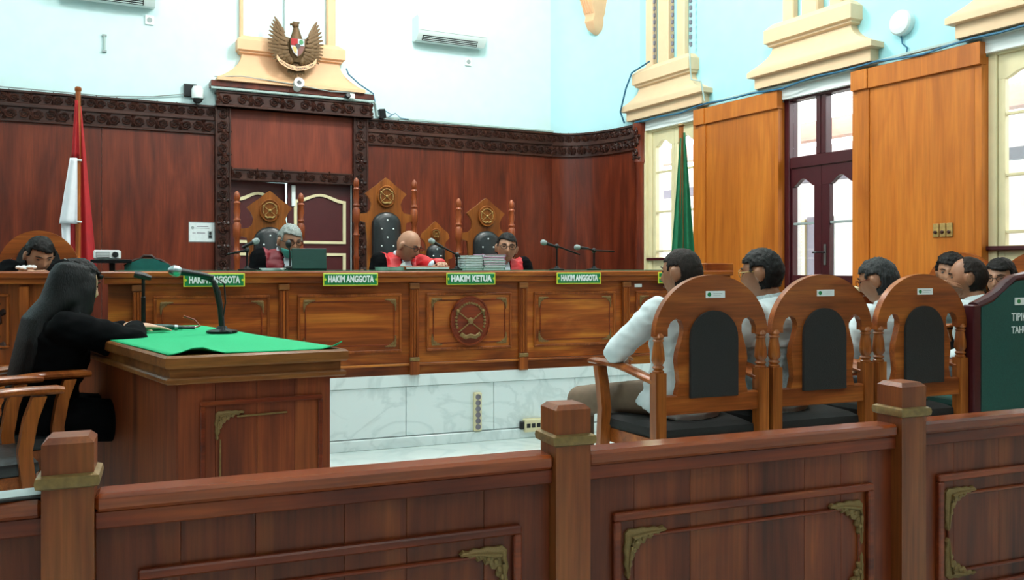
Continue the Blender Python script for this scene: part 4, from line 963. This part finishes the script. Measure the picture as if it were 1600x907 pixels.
# ------------------------------------------------------------------ on the bench
BT = 1.179
lp = thing('laptop', 'dark green laptop lid open in front of the grey-haired judge', 'laptop', (.90, 6.02, BT))
obj('lid', B(-.118, .118, -.006, .004, 0.01, .152, .003, Matrix.Rotation(R(-8), 4, 'X')), M['laptop'], lp); obj('keyboard_base', B(-.118, .118, .0, .2, 0, .012, .003), M['metalblack'], lp)
def boom_mic(lab, sx, y, top, tip, head, body_col='metalblack'):
    t = thing('microphone_stand', lab, 'microphone', (sx, y, BT), 0, 'microphones on the bench'); h = top - BT
    obj('base', MB().lathe([(.06, 0), (.06, .008), (.02, .014), (.012, .03)], 18), M['metalblack'], t)
    obj('upright', MB().tube([(0, 0, .01), (0, 0, h)], .007, 8), M['metalblack'], t); obj('clamp', MB().ell((0, 0, h), (.018, .018, .02), 10, 8), M['black'], t)
    a = Vector((tip[0] - sx, 0, tip[1] - BT)); b = Vector((head[0] - sx, 0, head[1] - BT)); d = (b - a).normalized()
    obj('boom', MB().tube([a, Vector((0, -.01, h)), b - d * .1], .006, 8), M['metalblack'], t)
    mc = obj('microphone', MB().tube([b - d * .11, b - d * .05, b - d * .03], [.009, .012, .013], 10), M['black'], t)
    obj('grille', MB().tube([b - d * .035, b - d * .03, b - d * .01, b + d * .005, b + d * .012], [.013, .019, .022, .017, .006], 12), M['grey'], mc)
    return t
boom_mic('boom microphone left of the grey-haired judge', .488, 6.0, 1.315, (.36, 1.285), (.556, 1.38))
boom_mic('boom microphone between the bald judge and the case files', 1.955, 6.0, 1.29, (1.985, 1.275), (1.753, 1.394))
boom_mic('boom microphone to the right of the judge with black hair', 2.756, 6.0, 1.36, (2.95, 1.298), (2.633, 1.392))
boom_mic('rightmost boom microphone on the bench', 3.073, 6.0, 1.33, (3.25, 1.325), (2.915, 1.355))
t = thing('gooseneck_microphone', 'black gooseneck microphone just in front of the grey-haired judge', 'microphone', (.80, 6.25, BT)); obj('base', MB().lathe([(.05, 0), (.05, .02), (.02, .03)], 16), M['black'], t); obj('neck', MB().tube([(0, 0, .02), (.0, .0, .12), (-.01, -.01, .165)], .006, 8), M['black'], t); obj('head', MB().ell((-.012, -.012, .185), (.022, .022, .03), 12, 8), M['black'], t)
for st, (x0, x1, cols) in enumerate(((1.978, 2.112, ('paper_green', 'paper', 'paper', 'paper', 'paper', 'paper')), (2.116, 2.285, ('paper_green', 'paper', 'paper_pink', 'paper', 'paper_pink', 'paper_pink')))):
    z = BT
    for k, cn in enumerate(cols):
        h = random.uniform(.016, .021); dx = random.uniform(-.006, .006)
        f = thing('case_file', ('grey', 'pink and white')[st] + ' bundled case file, number ' + ('one', 'two', 'three', 'four', 'five', 'six')[k] + ' from the bottom of the ' + ('left', 'right') [st] + ' pile', 'case file', ((x0 + x1) / 2 + dx, 5.98, z), random.uniform(-.04, .04), ('left', 'right')[st] + ' pile of case files'); w = (x1 - x0) / 2
        obj('cover', MB().box(-w, w, -.11, .11, 0, .0025).box(-w, w, -.11, .11, h - .0025, h).box(w - .003, w, -.11, .11, 0, h), M[cn], f); obj('pages', B(-w + .004, w - .006, -.105, .105, .002, h - .002), M['paper'], f)
        z += h + .0006
t = thing('document_box', 'flat brown leather document folder in front of the bald judge', 'folder', (1.70, 5.98, BT)); obj('cover', B(-.165, .165, -.1, .1, .0, .03, .004), M['bench_v'], t); obj('pages', B(-.155, .155, -.104, -.09, .008, .022), M['paper'], t)
def papers(lab, x, y, w, d, n, rz, mt):
    t = thing('paper_pile', lab, 'papers', (x, y, BT), rz)
    for k in range(n): obj('sheet', B(-w, w, -d, d, .004 * k, .004 * k + .0035, 0, Matrix.Rotation(random.uniform(-.12, .12), 4, 'Z')), M[mt], t)
papers('pale green paper pile left of the brown folder', 1.47, 6.0, .08, .1, 6, .2, 'paper_green'); papers('loose white papers left of the laptop', .66, 6.05, .07, .1, 4, -.2, 'paper')
t = thing('folded_paper', 'white folded sheet standing before the bald judge', 'papers', (1.58, 6.15, BT)); obj('sheet', MB().prism([(-.03, 0), (.03, 0), (.028, .06), (.0, .05)], -.002, .002), M['white'], t)
papers_c = thing('crumpled_tissue', 'crumpled white tissue on the clerk desk', 'tissue', (-.80, 5.95, 1.175)); m = MB()
for k in range(7): m.ell((random.uniform(-.05, .05), random.uniform(-.02, .02), .015 + random.uniform(0, .012)), (random.uniform(.015, .03), .02, random.uniform(.01, .018)), 7, 5)
obj('tissue', m, M['white'], papers_c, ang=15)

# ------------------------------------------------------------------ projector on a stand
t = thing('projector', 'white projector with black grille on the tall stand', 'projector', (-.432, 7.3, 1.262))
obj('casing', B(-.092, .092, -.1, .1, 0, .068, .008), M['white'], t); gr = obj('vent', B(-.072, .02, -.104, -.098, .012, .055), M['outgrey'], t)
for k in range(5): obj('slat', B(-.07, .018, -.108, -.103, .015 + .008 * k, .019 + .008 * k), M['white'], gr)
obj('lens', MB().lathe([(.022, 0), (.022, .012)], 14, Matrix.Translation((.06, -.1, .034)) @ Matrix.Rotation(R(90), 4, 'X')), M['black'], t)
t = thing('projector_stand', 'black stand under the projector behind the table', 'stand', (-.40, 7.3, 0)); obj('shelf', B(-.14, .14, -.14, .14, 1.232, 1.26, .004), M['metalblack'], t); obj('pole', MB().tube([(0, 0, .05), (0, 0, 1.24)], .022, 10), M['metalblack'], t)
for k in range(3): a = R(90 + 120 * k); obj('foot', MB().tube([(0, 0, .3), (.25 * math.cos(a), .25 * math.sin(a), .01)], .012, 8), M['metalblack'], t)

# ------------------------------------------------------------------ on the table
t = thing('table_microphone', 'silver-headed microphone on a bent black table stand', 'microphone', (.248, 4.51, .878))
obj('base', MB().lathe([(.075, 0), (.075, .008), (.03, .018), (.02, .03)], 20), M['metalblack'], t)
obj('stem', MB().tube([(0, 0, .02), (-.008, 0, .12), (-.022, 0, .2), (-.04, 0, .25), (-.065, 0, .268), (-.1, 0, .276)], [.014, .014, .016, .012, .012, .012], 10), M['black'], t)
mc = obj('microphone', MB().tube([(-.04, -.01, .272), (-.10, -.012, .286), (-.19, -.014, .300)], [.011, .014, .018], 12), M['black'], t)
obj('grille', MB().tube([(-.19, -.014, .300), (-.20, -.014, .302), (-.225, -.015, .306), (-.242, -.015, .308), (-.25, -.015, .309)], [.018, .026, .028, .018, .006], 14), M['steel'], mc)
obj('cord', MB().tube([(-.03, -.01, .27), (.01, -.02, .24), (.015, -.02, .15), (.005, -.02, .08), (.01, -.05, .01), (.04, -.1, .004)], .004, 6), M['black'], t)
t = thing('microphone_holder', 'empty black microphone stand at the far end of the table', 'microphone stand', (-.125, 5.08, .878))
obj('base', MB().lathe([(.06, 0), (.06, .008), (.02, .02)], 18), M['metalblack'], t); obj('pole', MB().tube([(0, 0, .01), (0, 0, .16), (0, 0, .163), (0, 0, .27)], [.012, .012, .009, .009], 10), M['metalblack'], t); obj('clip', MB().tube([(-.045, 0, .285), (0, 0, .275), (.04, 0, .262)], [.018, .02, .012], 10), M['black'], t)
t = thing('handheld_microphone', 'black handheld microphone lying under the womans hand', 'microphone', (.0, 4.78, .892), R(8)); obj('body', MB().tube([(-.10, 0, .004), (0, 0, 0), (.07, 0, -.004)], [.017, .015, .011], 12), M['green_sign'] if False else M['laptop'], t); obj('ring', MB().tube([(.03, 0, -.002), (.045, 0, -.003)], .0145, 12), M['steel'], t); obj('plug', MB().tube([(.07, 0, -.004), (.13, 0, -.006)], .008, 10), M['black'], t)
obj('cord', MB().tube([(.13, 0, -.006), (.16, .02, .0), (.14, .06, .03), (.09, .09, .05)], .005, 6), M['rail'], t)

# small side table by the glazed door
t = thing('side_table', 'low pale-topped table beside the glazed door', 'table', (4.88, 5.25, 0)); obj('top', B(-.25, .25, -.2, .2, 1.02, 1.05, .006), M['cream'], t)
obj('drawer_box', B(-.22, .22, -.17, .17, .9, 1.02, .004), M['rail'], t)
for sx in (-1, 1):
    for sy in (-1, 1): obj('leg', B(sx * .21 - .02, sx * .21 + .02, sy * .16 - .02, sy * .16 + .02, 0, .92), M['rail'], t)

# ------------------------------------------------------------------ people
def remesh(mb, voxel, it=3, fac=.5):
    me = bpy.data.meshes.new('tmp'); me.from_pydata(mb.v, [], mb.f)
    bm = bmesh.new(); bm.from_mesh(me); bmesh.ops.recalc_face_normals(bm, faces=bm.faces); bm.to_mesh(me); bm.free()
    o = bpy.data.objects.new('tmp', me); COL.objects.link(o)
    r = o.modifiers.new('r', 'REMESH'); r.mode = 'VOXEL'; r.voxel_size = voxel; r.adaptivity = 0
    s = o.modifiers.new('s', 'SMOOTH'); s.iterations = it; s.factor = fac
    dg = bpy.context.evaluated_depsgraph_get(); out = bpy.data.meshes.new_from_object(o.evaluated_get(dg))
    bpy.data.objects.remove(o); bpy.data.meshes.remove(me)
    out.polygons.foreach_set('use_smooth', [True] * len(out.polygons)); return out
def rumple(me, amp):
    """soft creases in cloth"""
    ns = [v.normal.copy() for v in me.vertices]
    for v, n in zip(me.vertices, ns):
        p = v.co; q = Vector((p.x * 9 + p.z * 7, p.y * 9 - p.z * 5, p.z * 16))
        a = noise.noise(q); b = noise.noise(q * 2.3 + Vector((3, 1, 7)))
        v.co = p + n * (amp * (1 - 2.2 * abs(a)) + amp * .45 * b)
    me.update(); return me
def patch(me, pred, off, name):
    """shell lying on the faces of me whose centre satisfies pred; off = thickness (number or function)"""
    vs = []; ix = {}; fs = []; ed = {}
    def vid(i):
        if i not in ix:
            v = me.vertices[i]; d = off(v.co) if callable(off) else off
            ix[i] = len(vs); vs.append(v.co + v.normal * d); vs.append(v.co - v.normal * .006)
        return ix[i]
    for p in me.polygons:
        if not pred(p.center): continue
        ids = [vid(i) for i in p.vertices]; fs.append(tuple(ids))
        n = len(ids)
        for k in range(n):
            a, b = ids[k], ids[(k + 1) % n]
            if (b, a) in ed: del ed[b, a]
            else: ed[a, b] = 1
    for a, b in ed: fs.append((b, a, a + 1, b + 1))
    m2 = bpy.data.meshes.new(name); m2.from_pydata([tuple(v) for v in vs], [], fs)
    m2.polygons.foreach_set('use_smooth', [True] * len(m2.polygons)); return m2
def chain(mb, pts, rad, n=12, cap=True):
    pts = [Vector(p) for p in pts]
    for i in range(len(pts) - 1):
        mb.tube([pts[i], pts[i].lerp(pts[i + 1], .5), pts[i + 1]], [rad[i], (rad[i] + rad[i + 1]) / 2, rad[i + 1]], n)
    for p, r in list(zip(pts, rad))[:None if cap else -1]: mb.ell(p, r * .995, n, 8)
def head_mb(mb, HM, jaw=.78, nose=1.0):
    nu, nv = 44, 34; rings = []
    def g(x, z, x0, z0, sx, sz): return math.exp(-((x - x0) / sx) ** 2 - ((z - z0) / sz) ** 2)
    for j in range(nv + 1):
        a = -PI / 2 + PI * j / nv; cz = math.sin(a); cr = max(math.cos(a), .02); ring = []
        for k in range(nu):
            b = 2 * PI * k / nu; sx, sy = math.cos(b), math.sin(b)
            low = max(0, -cz); w = .076 * (1 - (1 - jaw) * low ** 1.2); dfr = .094 if sy > 0 else .100
            z = .117 * cz; x = w * cr ** .85 * sx; y = dfr * cr ** .85 * sy
            if sy > 0: y *= 1 - .06 * low
            else: y *= 1 - .35 * low
            if sy > .15:
                y += nose * (.024 * g(x, z, 0, -.024, .013, .017) + .012 * g(x, z, 0, .008, .010, .026)) - .009 * (g(x, z, .031, .012, .016, .012) + g(x, z, -.031, .012, .016, .012)) \
                    + .004 * g(x, z, 0, .032, .05, .008) + .007 * g(x, z, 0, -.058, .022, .008) - .004 * g(x, z, 0, -.072, .02, .006) + .009 * g(x, z, 0, -.096, .022, .018)
            ring.append(HM @ Vector((x, y, z)))
        rings.append(ring)
    mb.loft(rings)
    for s in (-1, 1):
        E_ = HM @ Matrix.Translation((s * .083, -.008, -.004)) @ Matrix.Rotation(R(s * -18), 4, 'Z') @ Matrix.Rotation(R(-12), 4, 'X')
        mb.ell((0, 0, 0), (.011, .021, .035), 12, 8, E_); mb.ell((s * .002, .003, -.026), (.008, .012, .012), 8, 6, E_)
def hand_mb(mb, w, d, up, right, curl=.35, thumb_side=1):
    """palm and five bent fingers; d = pointing direction, up = back of the hand"""
    d = d.normalized(); up = (up - d * up.dot(d)).normalized(); sd = d.cross(up).normalized() * thumb_side
    def pt(a, b, c): return w + d * a + sd * b + up * c
    mb.tube([pt(-.02, 0, 0), pt(.03, 0, .002), pt(.07, .0, .002), pt(.095, 0, 0)], [(.017, .026), (.016, .036), (.014, .042), (.011, .040)], 12, ref=up)
    for i, (b, L) in enumerate(((.033, .070), (.011, .080), (-.011, .074), (-.033, .058))):
        p = pt(.088, b, .001); pts = [pt(.07, b * .9, 0), p]; a = curl * .5; dr = d + sd * (b * 1.6)
        for k, f in enumerate((.45, .32, .26)):
            a += curl * (.6, .9, .7)[k]; v = (dr.normalized() * math.cos(a) - up * math.sin(a)); p = p + v * (L * f); pts.append(p)
        mb.tube(pts, [.0088, .0088, .0083, .0078, .0060], 8); mb.ell(pts[-1], .0062, 8, 6)
    pts = [pt(.005, .022, -.004), pt(.030, .046, -.008), pt(.055, .060, -.012), pt(.078, .064, -.018)]
    mb.tube(pts, [.012, .0115, .0098, .007], 8); mb.ell(pts[-1], .007, 8, 6)
def ik(S, T, L1, L2, hint):
    d = T - S; n = d.length; m = min(n, (L1 + L2) * .995); u = d.normalized()
    if n > m: T = S + u * m
    a = (L1 * L1 - L2 * L2 + m * m) / (2 * m); h = math.sqrt(max(L1 * L1 - a * a, 0))
    hv = hint - u * hint.dot(u); hv.normalize(); return S + u * a + hv * h, T
EARS = lambda q: abs(q.x) > .070 and -.036 < q.y < .026 and -.05 < q.z < .036
def hair_full(q): return not EARS(q) and (q.z > .062 + .02 * math.sin(q.x * 40) * .3 if q.y > .035 else (q.z > .012 if q.y > -.004 else q.z > -.072))
def hair_recede(q): return not EARS(q) and ((q.y < .03 and q.z > .0 if q.y > -.004 else q.z > -.07)) and not (q.z > .098 and False)
def hair_bald_front(q): return not EARS(q) and (q.y < .012) and (q.z > .0 if q.y > -.006 else q.z > -.07)
def person(label, loc, heading, seat=.46, floor=0.0, lean=8, side=0, head_yaw=0, head_pitch=0, head_roll=0, wr=None, wl=None, hr=None, hl=None,
           skin='skin', hair=('hair', hair_full, .010), top='shirt', bottom='dark_cloth', robe=False, knees=None, glasses=None, voxel=.0075, nod=0, hs=1.07, slim=1.0, sleeve='long', curl=.35, cuff=.064, hand_dir=None, group=None, collar=True, face=True, neck_len=0):
    WM = Matrix.Translation(loc) @ Matrix.Rotation(R(heading), 4, 'Z'); IM = WM.inverted()
    RL = Matrix.Rotation(R(side), 3, 'Y') @ Matrix.Rotation(R(-lean), 3, 'X')
    P = Vector((0, 0, seat + .09))
    def T(x, y, z): return P + RL @ Vector((x, y, z))
    nb = T(0, 0, .475); Hc = nb + (RL @ Vector((0, .02 + .07 * nod, .135 - .04 * nod + neck_len))) + Vector((0, .012, 0))
    HM = Matrix.Translation(Hc) @ Matrix.Rotation(R(head_yaw), 4, 'Z') @ Matrix.Rotation(R(head_roll), 4, 'Y') @ Matrix.Rotation(R(-head_pitch), 4, 'X') @ Matrix.Scale(hs, 4)
    sh = {s: T(s * .165 * slim, -.005, .415) for s in (-1, 1)}
    arms = {}
    for s, w, hint in ((1, wr, hr), (-1, wl, hl)):
        if w is None: w = Vector((s * .13, .36, seat + .16))
        else: w = IM @ Vector(w)
        hv = Vector(hint) if hint else Vector((s * .8, -.5, -.6))
        e, w = ik(sh[s], w, .285, .255, hv); arms[s] = (sh[s], e, w)
    kn = {}
    for s in (-1, 1):
        k = Vector((s * .13, .43, seat + .04))
        if knees and knees.get(s): k = IM @ Vector(knees[s])
        kn[s] = (T(s * .085, .02, .0), k, Vector((k.x, k.y - .02, floor + .09)), Vector((k.x * 1.05, k.y + .15, floor + .04)))
    tors = [((0, 0, -.06), (.11, .15)), ((0, 0, .02), (.11, .16)), ((0, .0, .14), (.098, .142)), ((0, .005, .28), (.108, .158)), ((0, 0, .38), (.095, .165)), ((0, -.005, .43), (.07, .125)), ((0, 0, .475), (.055, .06))]
    def torso(mb, inf):
        mb.tube([T(*p) for p, r in tors], [(r[0] * slim + inf, r[1] * slim + inf) for p, r in tors], 20, ref=RL @ Vector((0, 1, 0)))
    b = MB(); torso(b, 0)
    b.tube([T(0, -.005, .44), nb, Hc + HM.to_3x3() @ Vector((0, -.02, -.06)), Hc + HM.to_3x3() @ Vector((0, -.015, -.01))], [.062, .056, .055, .05], 14)
    head_mb(b, HM)
    for s in (-1, 1):
        S, e, w = arms[s]; chain(b, [S, e, w], [.048, .038, .027])
        d = (w - e).normalized() if not (hand_dir and s in hand_dir) else IM.to_3x3() @ Vector(hand_dir[s])
        hand_mb(b, w + d * .01, d, Vector((0, -.12, 1)) if abs(d.z) < .8 else Vector((0, 1, .1)), True, curl, -s)
        hp, k, an, to = kn[s]; chain(b, [hp, k, an], [.078, .055, .038]); b.tube([an + Vector((0, -.06, -.045)), an + Vector((0, 0, -.04)), to], [(.03, .035), (.045, .042), (.02, .04)], 10)
    bme = remesh(b, voxel)
    root = link('person', bme, M[skin]); root.matrix_world = WM; tag(root, label, 'person', group)
    # clothing
    c = MB(); torso(c, .020 if not robe else .032)
    if not robe: c.tube([T(0, 0, .14), T(0, .02, .03), T(0, .05, -.06)], [(.122 * slim, .162 * slim), (.145 * slim, .185 * slim), (.165 * slim, .205 * slim)], 20, ref=RL @ Vector((0, 1, 0)))
    for s in (-1, 1):
        S, e, w = arms[s]
        if robe: chain(c, [S, e, e.lerp(w, .88)], [.080, .072, cuff], cap=False)
        elif sleeve == 'long': chain(c, [S, e, e.lerp(w, .95)], [.070, .058, .044], cap=False)
        else: chain(c, [S, S.lerp(e, .85)], [.066, .062])
    cme = rumple(remesh(c, .011, 4), .006 if not robe else .007); link('robe' if robe else 'shirt', cme, M[top], root)
    if collar:
        k = MB(); ax = (RL @ Vector((0, .1, 1))).normalized(); pts = []
        q = MB().tube([nb + ax * -.035, nb + ax * -.005, nb + ax * .028], [.078, .068, .064], 18); 
        link('collar', remesh(q, .010, 2), M[top if not robe else 'jabot'], root)
    l = MB()
    for s in (-1, 1):
        hp, k, an, to = kn[s]; chain(l, [hp, k, an], [.098, .074, .062] if not robe else [.11, .095, .09])
    l.ell(P, (.17 * slim, .13, .11), 14, 10)
    link('trousers' if not robe else 'skirt', remesh(l, .013, 3), M[bottom], root)
    H3 = HM.inverted()
    for s in (-1, 1): link('shoe', patch(bme, lambda q: q.z < floor + .085 and s * (q.x - (kn[1][2].x + kn[-1][2].x) / 2) > 0, .009, 'shoe'), M['leather'], root)
    if hair: link('hair', patch(bme, lambda q: (lambda h: abs(h.x) < .12 and abs(h.y) < .14 and abs(h.z) < .16 and hair[1](h))(H3 @ q), lambda v: hair[2] * (1 + .45 * noise.noise(v * 45) + .5 * noise.noise(v * 130)), 'hair'), M[hair[0]], root)
    if face:
        for s in (-1, 1):
            obj('eye', MB().ell((0, 0, 0), (.013, .006, .0045), 10, 6, HM @ Matrix.Translation((s * .031, .079, .012))), M['eye'], root)
            obj('eyebrow', MB().tube([HM @ Vector((s * .014, .094, .031)), HM @ Vector((s * .032, .091, .036)), HM @ Vector((s * .05, .076, .031))], [.003, .004, .002], 6), M['hair'] if hair and hair[0] != 'hair_grey' else M['hair_salt'], root)
        obj('mouth', MB().tube([HM @ Vector((-.024, .083, -.060)), HM @ Vector((0, .094, -.058)), HM @ Vector((.024, .083, -.060))], [.002, .005, .002], 6), M['lip'], root)
    if glasses:
        g = MB()
        for s in (-1, 1):
            g.tube([HM @ Vector((s * .034 + .024 * math.cos(2 * PI * k / 14), .098 - .0 * k, .010 + .017 * math.sin(2 * PI * k / 14))) for k in range(14)], .0022, 6, True)
            g.tube([HM @ Vector((s * .058, .096, .014)), HM @ Vector((s * .078, .05, .014)), HM @ Vector((s * .084, -.01, .012))], .0022, 6)
        g.tube([HM @ Vector((-.011, .1, .014)), HM @ Vector((.011, .1, .014))], .0022, 6)
        obj('eyeglasses', g, M[glasses], root)
    root['_x'] = 0; del root['_x']
    return dict(root=root, body=bme, top=cme, HM=HM, H3=H3, WM=WM, IM=IM, T=T, nb=nb, RL=RL, P=P)

def bib(p, mat, x0=.045, x1=.17, z0=.16, jab=True):
    """red front panels and white bands on a judge's robe"""
    RLI = p['RL'].inverted(); P = p['P']
    def loc_(q): return RLI @ (q - P)
    for s in (-1, 1):
        link('red_panel', patch(p['top'], lambda q: (lambda h: x0 < s * h.x < x1 and h.y > -.055 - .0 * h.z and h.z > z0 and not (s * h.x > .155 and h.z < .33))(loc_(q)), .004, 'red_panel'), M[mat], p['root'])
    if jab:
        link('white_bands', patch(p['top'], lambda q: (lambda h: abs(h.x) < .038 and h.y > 0 and h.z > .12)(loc_(q)), .007, 'white_bands'), M['jabot'], p['root'])

# judges
j1 = person('grey-haired judge in black robe and lowered teal mask behind the laptop', (.83, 7.07, 0), 192, .773, .482, 12, nod=1, head_pitch=16, head_yaw=4, slim=1.12, skin='skin2', hair=('hair_grey', hair_full, .011), top='robe', bottom='robe', robe=True, glasses='metalblack')
bib(j1, 'bib_dark')
link('face_mask', patch(j1['body'], lambda q: (lambda h: h.y > .02 and -.125 < h.z < -.045 and abs(h.x) < .07)(j1['H3'] @ q), .008, 'face_mask'), M['mask'], j1['root'])
j2 = person('bald judge in red and black robe reading, before the tallest chair', (1.76, 7.07, 0), 196, .745, .482, 12, nod=1, head_pitch=24, head_yaw=24, wl=(1.98, 6.52, 1.215), hl=(-.9, -.2, -1), slim=1.12, skin='skin2', hair=None, top='robe', bottom='robe', robe=True, glasses='metalblack', voxel=.0065)
bib(j2, 'bib')
j3 = person('judge with black hair and glasses in red robe behind the case files', (2.67, 7.07, 0), 176, .73, .482, 14, nod=.8, side=-2, head_pitch=2, head_yaw=-10, head_roll=-5, slim=1.15, skin='skin2', hair=('hair', hair_full, .010), top='robe', bottom='robe', robe=True, glasses='black')
bib(j3, 'bib')
ck = person('young clerk with black hair writing at the left desk', (-.89, 7.02, 0), 192, .71, .30, 26, nod=.9, head_pitch=28, head_yaw=14, wr=(-.95, 6.52, 1.12), wl=(-.72, 6.52, 1.12), hr=(.9, -.2, -1), hl=(-.9, -.2, -1), skin='skin2', hair=('hair', hair_full, .013), top='robe', bottom='robe', robe=True)
# woman at the table
w = person('woman with long black hair in black robe leaning on the green table', (-.55, 4.46, 0), -73.5, .43, 0, 12, head_yaw=18, head_pitch=12, wr=(-.15, 4.62, .907), wl=(-.17, 4.80, .902), hr=(1, -.2, -.3), cuff=.046, skin='skin3', hair=('hair_w', hair_full, .014), top='robe', bottom='robe', robe=True, voxel=.0055, slim=1.05, hs=1.0, curl=.12, hand_dir={1: (.93, .36, -.06), -1: (.95, .1, -.06)}, collar=False)
hm = MB(); HMw = w['HM']
rg = []
for q, rx, ry in (((0, -.01, .105), .05, .06), ((0, -.015, .085), .085, .095), ((0, -.02, .04), .098, .108), ((0, -.035, -.02), .104, .10), ((0, -.05, -.08), .112, .092)):
    rg.append([HMw @ Vector((q[0] + rx * math.cos(2 * PI * k / 24), q[1] + ry * math.sin(2 * PI * k / 24) * (1 if math.sin(2 * PI * k / 24) < 0 else .62), q[2])) for k in range(24)])
T_ = w['T']
for q, rx, ry in (((0, -.085, .43), .125, .075), ((.0, -.10, .33), .15, .06), ((.0, -.105, .22), .15, .055), ((0, -.11, .12), .13, .05), ((0, -.11, .05), .09, .04)):
    rg.append([T_(q[0] + rx * math.cos(2 * PI * k / 24), q[1] + ry * math.sin(2 * PI * k / 24), q[2]) for k in range(24)])
hm.loft(rg)
for s in (-1, 1):       # locks falling in front of the shoulders
    hm.tube([HMw @ Vector((s * .07, .015, .05)), HMw @ Vector((s * .09, .0, -.02)), HMw @ Vector((s * .095, -.005, -.10)), T_(s * .115, .03, .40), T_(s * .12, .09, .30)], [(.03, .03), (.03, .045), (.03, .05), (.035, .045), (.02, .03)], 10)
hm.tube([HMw @ Vector((-.06, .075, .06)), HMw @ Vector((0, .092, .06)), HMw @ Vector((.06, .075, .06))], [.014, .016, .014], 10)
link('long_hair', remesh(hm, .009, 3), M['hair_w'], w['root'])

# men in the row of chairs
GM = 'men in white shirts in the row of chairs'
A = person('man with cropped hair in white shirt, elbow on the left armrest of the first chair', (2.36, 3.64, 0), 10, .47, 0, 4, side=5, head_yaw=18, head_pitch=2, head_roll=3, wl=(2.16, 3.93, .75), hl=(-1, -.25, -.45), wr=(2.55, 3.95, .62), skin='skin', hair=('hair_thin', hair_full, .006), bottom='khaki', knees={-1: (2.03, 4.12, .50), 1: (2.42, 4.08, .50)}, slim=1.12, group=GM)
Bm = person('man in white shirt with glasses and thinning crown on the middle chair', (2.93, 3.64, 0), 20, .47, 0, 4, side=-3, head_yaw=16, head_pitch=6, skin='skin', hair=('hair', hair_full, .010), top='batik', glasses='gilt', slim=1.05, group=GM)
link('collar_shirt', patch(Bm['top'], lambda q: q.z > .80, .004, 'collar_shirt'), M['shirt'], Bm['root'])
Cm = person('man in white shirt with salt and pepper hair looking down on the third chair', (3.75, 3.66, 0), 8, .43, 0, 8, head_yaw=18, head_pitch=14, skin='skin', hair=('hair_salt', hair_full, .011), glasses='rail', slim=1.02, group=GM)
Dm = person('man with receding hair resting his face on his hand beside the green chair', (4.52, 3.72, 0), 14, .44, 0, 8, head_yaw=24, head_pitch=4, skin='skin', hair=('hair_thin', hair_bald_front, .007), wl=(4.27, 3.80, 1.10), hl=(-.6, .3, -.9), hand_dir={-1: (.9, .15, -.05)}, curl=.7, slim=1.05, group=GM, voxel=.0065)
person('young onlooker with thick black hair left of the man resting his face', (5.14, 4.50, 0), 116, .47, 0, 4, head_pitch=10, head_yaw=4, skin='skin2', hair=('hair', hair_full, .018), top='robe', bottom='dark_cloth')
person('onlooker with black hair and glasses at the right edge', (5.06, 4.03, 0), 110, .43, 0, 6, head_pitch=6, skin='skin2', hair=('hair', hair_full, .014), top='robe', glasses='black')
